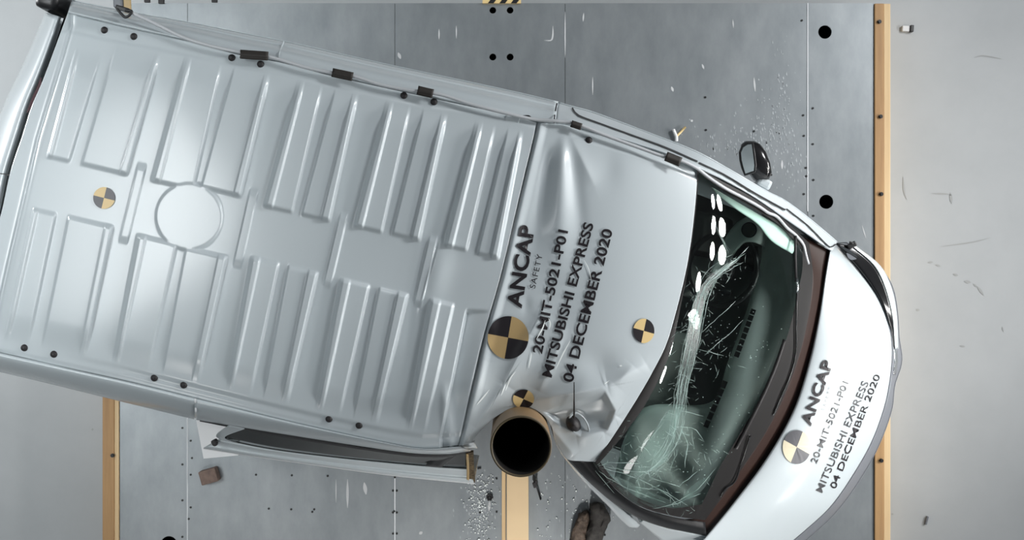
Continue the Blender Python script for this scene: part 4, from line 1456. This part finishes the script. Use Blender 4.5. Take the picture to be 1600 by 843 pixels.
# dark splintered debris by the near front corner
def lump(name, label, cat, outline, z0, h, m, seed):
    rnd = random.Random(seed)
    bm = bmesh.new()
    c = np.mean(np.array(outline, float), 0)
    rings = []
    for s, zz in ((1.0, 0.0), (1.0, 0.45), (0.86, 0.85), (0.5, 1.0)):
        pts = curve(outline + [outline[0]], 29, True)[:-1]
        rings.append([bm.verts.new(W(c[0] + (p[0] - c[0]) * s + rnd.gauss(0, 0.8), c[1] + (p[1] - c[1]) * s + rnd.gauss(0, 0.8), z0 + h * zz * (1 + 0.12 * rnd.gauss(0, 1)))) for p in pts])
    for A, B in zip(rings[:-1], rings[1:]):
        for k in range(28):
            bm.faces.new((A[k], A[(k + 1) % 28], B[(k + 1) % 28], B[k]))
    bm.faces.new(rings[-1]); bm.faces.new(rings[0][::-1])
    o = bm_obj(name, bm, None, m, True)
    return tag(o, label, cat)


lump('wood_splinter', 'brown splintered wood piece on the platform by the bottom edge', 'debris', [(908, 800), (917, 796), (921, 808), (918, 825), (912, 850), (892, 850), (897, 820)], PZ + 0.003, 0.07, M['bark'], 3)
lump('broken_trim_piece', 'dark broken trim piece under the near front corner of the van', 'debris', [(922, 787), (938, 784), (950, 798), (954, 808), (944, 830), (936, 850), (914, 850), (922, 812)], PZ + 0.003, 0.10, M['dusty'], 5)
# star shaped knob
c = W(765, 776, PZ)
bm = bmesh.new()
for k in range(6):
    a = k * math.pi / 3
    add_cyl(bm, (c[0] + 0.014 * math.cos(a), c[1] + 0.014 * math.sin(a), PZ + 0.010), 0.0075, 0.02, 10)
add_cyl(bm, (c[0], c[1], PZ + 0.010), 0.013, 0.02, 16)
o = bm_obj('star_knob', bm, None, M['rubber'])
tag(o, 'small black star-shaped knob on the platform left of the timber beam', 'knob')
# thin rod with a clip
rod = thing('rod', 'thin dark rod with a small clip right of the timber beam', 'rod', W(838, 762, PZ))
tube('rod_shaft', [W(833, 738, PZ + 0.05), W(838, 758, PZ + 0.03), W(845, 780, PZ + 0.008)], 0.005, rod, M['black'])
bm = bmesh.new()
add_box(bm, W(836, 757, PZ + 0.032), (0.026, 0.034, 0.016), 0.3, 0.004)
add_cyl(bm, W(838, 752, PZ + 0.036), 0.008, 0.02, 12)
bm_obj('clip', bm, rod, M['rubber'])
# small dark chip left of the pole
c = W(749, 731, PZ)
bm = bmesh.new()
add_box(bm, (c[0], c[1], PZ + 0.005), (0.022, 0.010, 0.010), 0.2, 0.002)
o = bm_obj('plastic_chip', bm, None, M['black'])
tag(o, 'tiny black plastic chip on the platform between the sprung door and pole', 'chip')
# sensor clip on the concrete at the upper right
cl = thing('spring_clip', 'small black and white clip on the concrete near the upper right', 'clip', W(1419, 45, 0))
bm = bmesh.new(); add_box(bm, W(1415, 45, 0.012), (0.046, 0.036, 0.024), -0.05, 0.004); bm_obj('clip_body', bm, cl, M['white'])
bm = bmesh.new(); add_box(bm, W(1424, 45, 0.016), (0.022, 0.042, 0.032), -0.05, 0.004); bm_obj('clip_jaw', bm, cl, M['black'])
# dark peg on concrete
c = W(1447, 812, 0)
bm = bmesh.new()
add_box(bm, (c[0], c[1], 0.008), (0.012, 0.055, 0.016), -0.25, 0.003)
o = bm_obj('peg', bm, None, M['bumper'])
tag(o, 'small dark peg on the concrete at the lower right', 'peg')
# forked clip on the platform above the van door
fk = thing('forked_clip', 'small pale forked clip on the platform above the cab door', 'clip', W(1058, 208, PZ))
tube('clip_prong', [W(1057, 220, PZ + 0.01), W(1057, 213, PZ + 0.02), W(1052, 202, PZ + 0.02)], 0.010, fk, M['white'])
tube('clip_prong', [W(1057, 213, PZ + 0.02), W(1064, 206, PZ + 0.02), W(1071, 198, PZ + 0.02)], 0.007, fk, M['yellow_pale'])
# hazard striped strip at the top edge
hz = thing('hazard_strip', 'yellow and black striped strip at the far end of the platform', 'strip', W(785, 2, PZ))
bm = bmesh.new(); add_box(bm, W(784, 0, PZ + 0.01), (px2m(60, PZ), px2m(11, PZ), 0.02)); bm_obj('strip_base', bm, hz, M['yellow_pale'])
for sx in (762, 780, 798):
    mesh('black_stripe', [W(sx, 5.4, PZ + 0.021), W(sx + 9, 5.4, PZ + 0.021), W(sx + 17, -5, PZ + 0.021), W(sx + 8, -5, PZ + 0.021)], [(0, 1, 2, 3)], hz, M['black'], False)
# strap and buckle at the rear roof edge
sp = thing('tie_down_strap', 'yellow tie-down strap with black buckle at the rear roof edge', 'strap', W(193, 10, 2.0))
bm = bmesh.new(); add_box(bm, W(199, 2, 2.0), (px2m(11, 2.0), px2m(30, 2.0), 0.012), 0.05, 0.003); bm_obj('strap_webbing', bm, sp, M['yellow'])
bm = bmesh.new(); add_box(bm, W(185, 0, 2.0), (px2m(14, 2.0), px2m(24, 2.0), 0.03), 0.05, 0.006); bm_obj('buckle', bm, sp, M['bumper'])
bm = bmesh.new(); add_box(bm, W(192, 14, 2.12), (px2m(22, 2.1), px2m(7, 2.1), 0.02), -0.3, 0.005); bm_obj('hook', bm, sp, M['black'])
# small black pads beyond the van at the top edge
for px, py in ((231, 0), (253, 2), (336, 0)):
    c = W(px, py, PZ)
    bm = bmesh.new(); add_box(bm, (c[0], c[1], PZ + 0.01), (0.035, 0.035, 0.02), 0, 0.004)
    o = bm_obj('rubber_pad', bm, None, M['rubber'])
    tag(o, {231: 'black rubber pad on the platform nearest the tie-down strap', 253: 'black rubber pad on the platform, middle one of three at the top edge', 336: 'black rubber pad on the platform farthest from the tie-down strap'}[px], 'pad', 'rubber pads at the far platform edge')

# glass crumbs strewn over platform and beam
bm = bmesh.new()
for k in range(300):
    if random.random() < 0.75:
        x, y = random.gauss(752, 12), random.uniform(740, 850)
    else:
        x, y = random.uniform(830, 960), random.uniform(740, 850)
    if 782 < x < 828:
        continue
    r = random.uniform(0.002, 0.0055)
    c = W(x, y, PZ)
    add_box(bm, (c[0], c[1], PZ + 0.003 + r * 0.5), (r * 1.6, r * 1.2, r), random.uniform(0, 3))
o = bm_obj('glass_crumbs', bm, None, M['crumb'])
tag(o, 'crumbs of broken glass strewn over the platform around the timber beam', 'broken glass', kind='stuff')
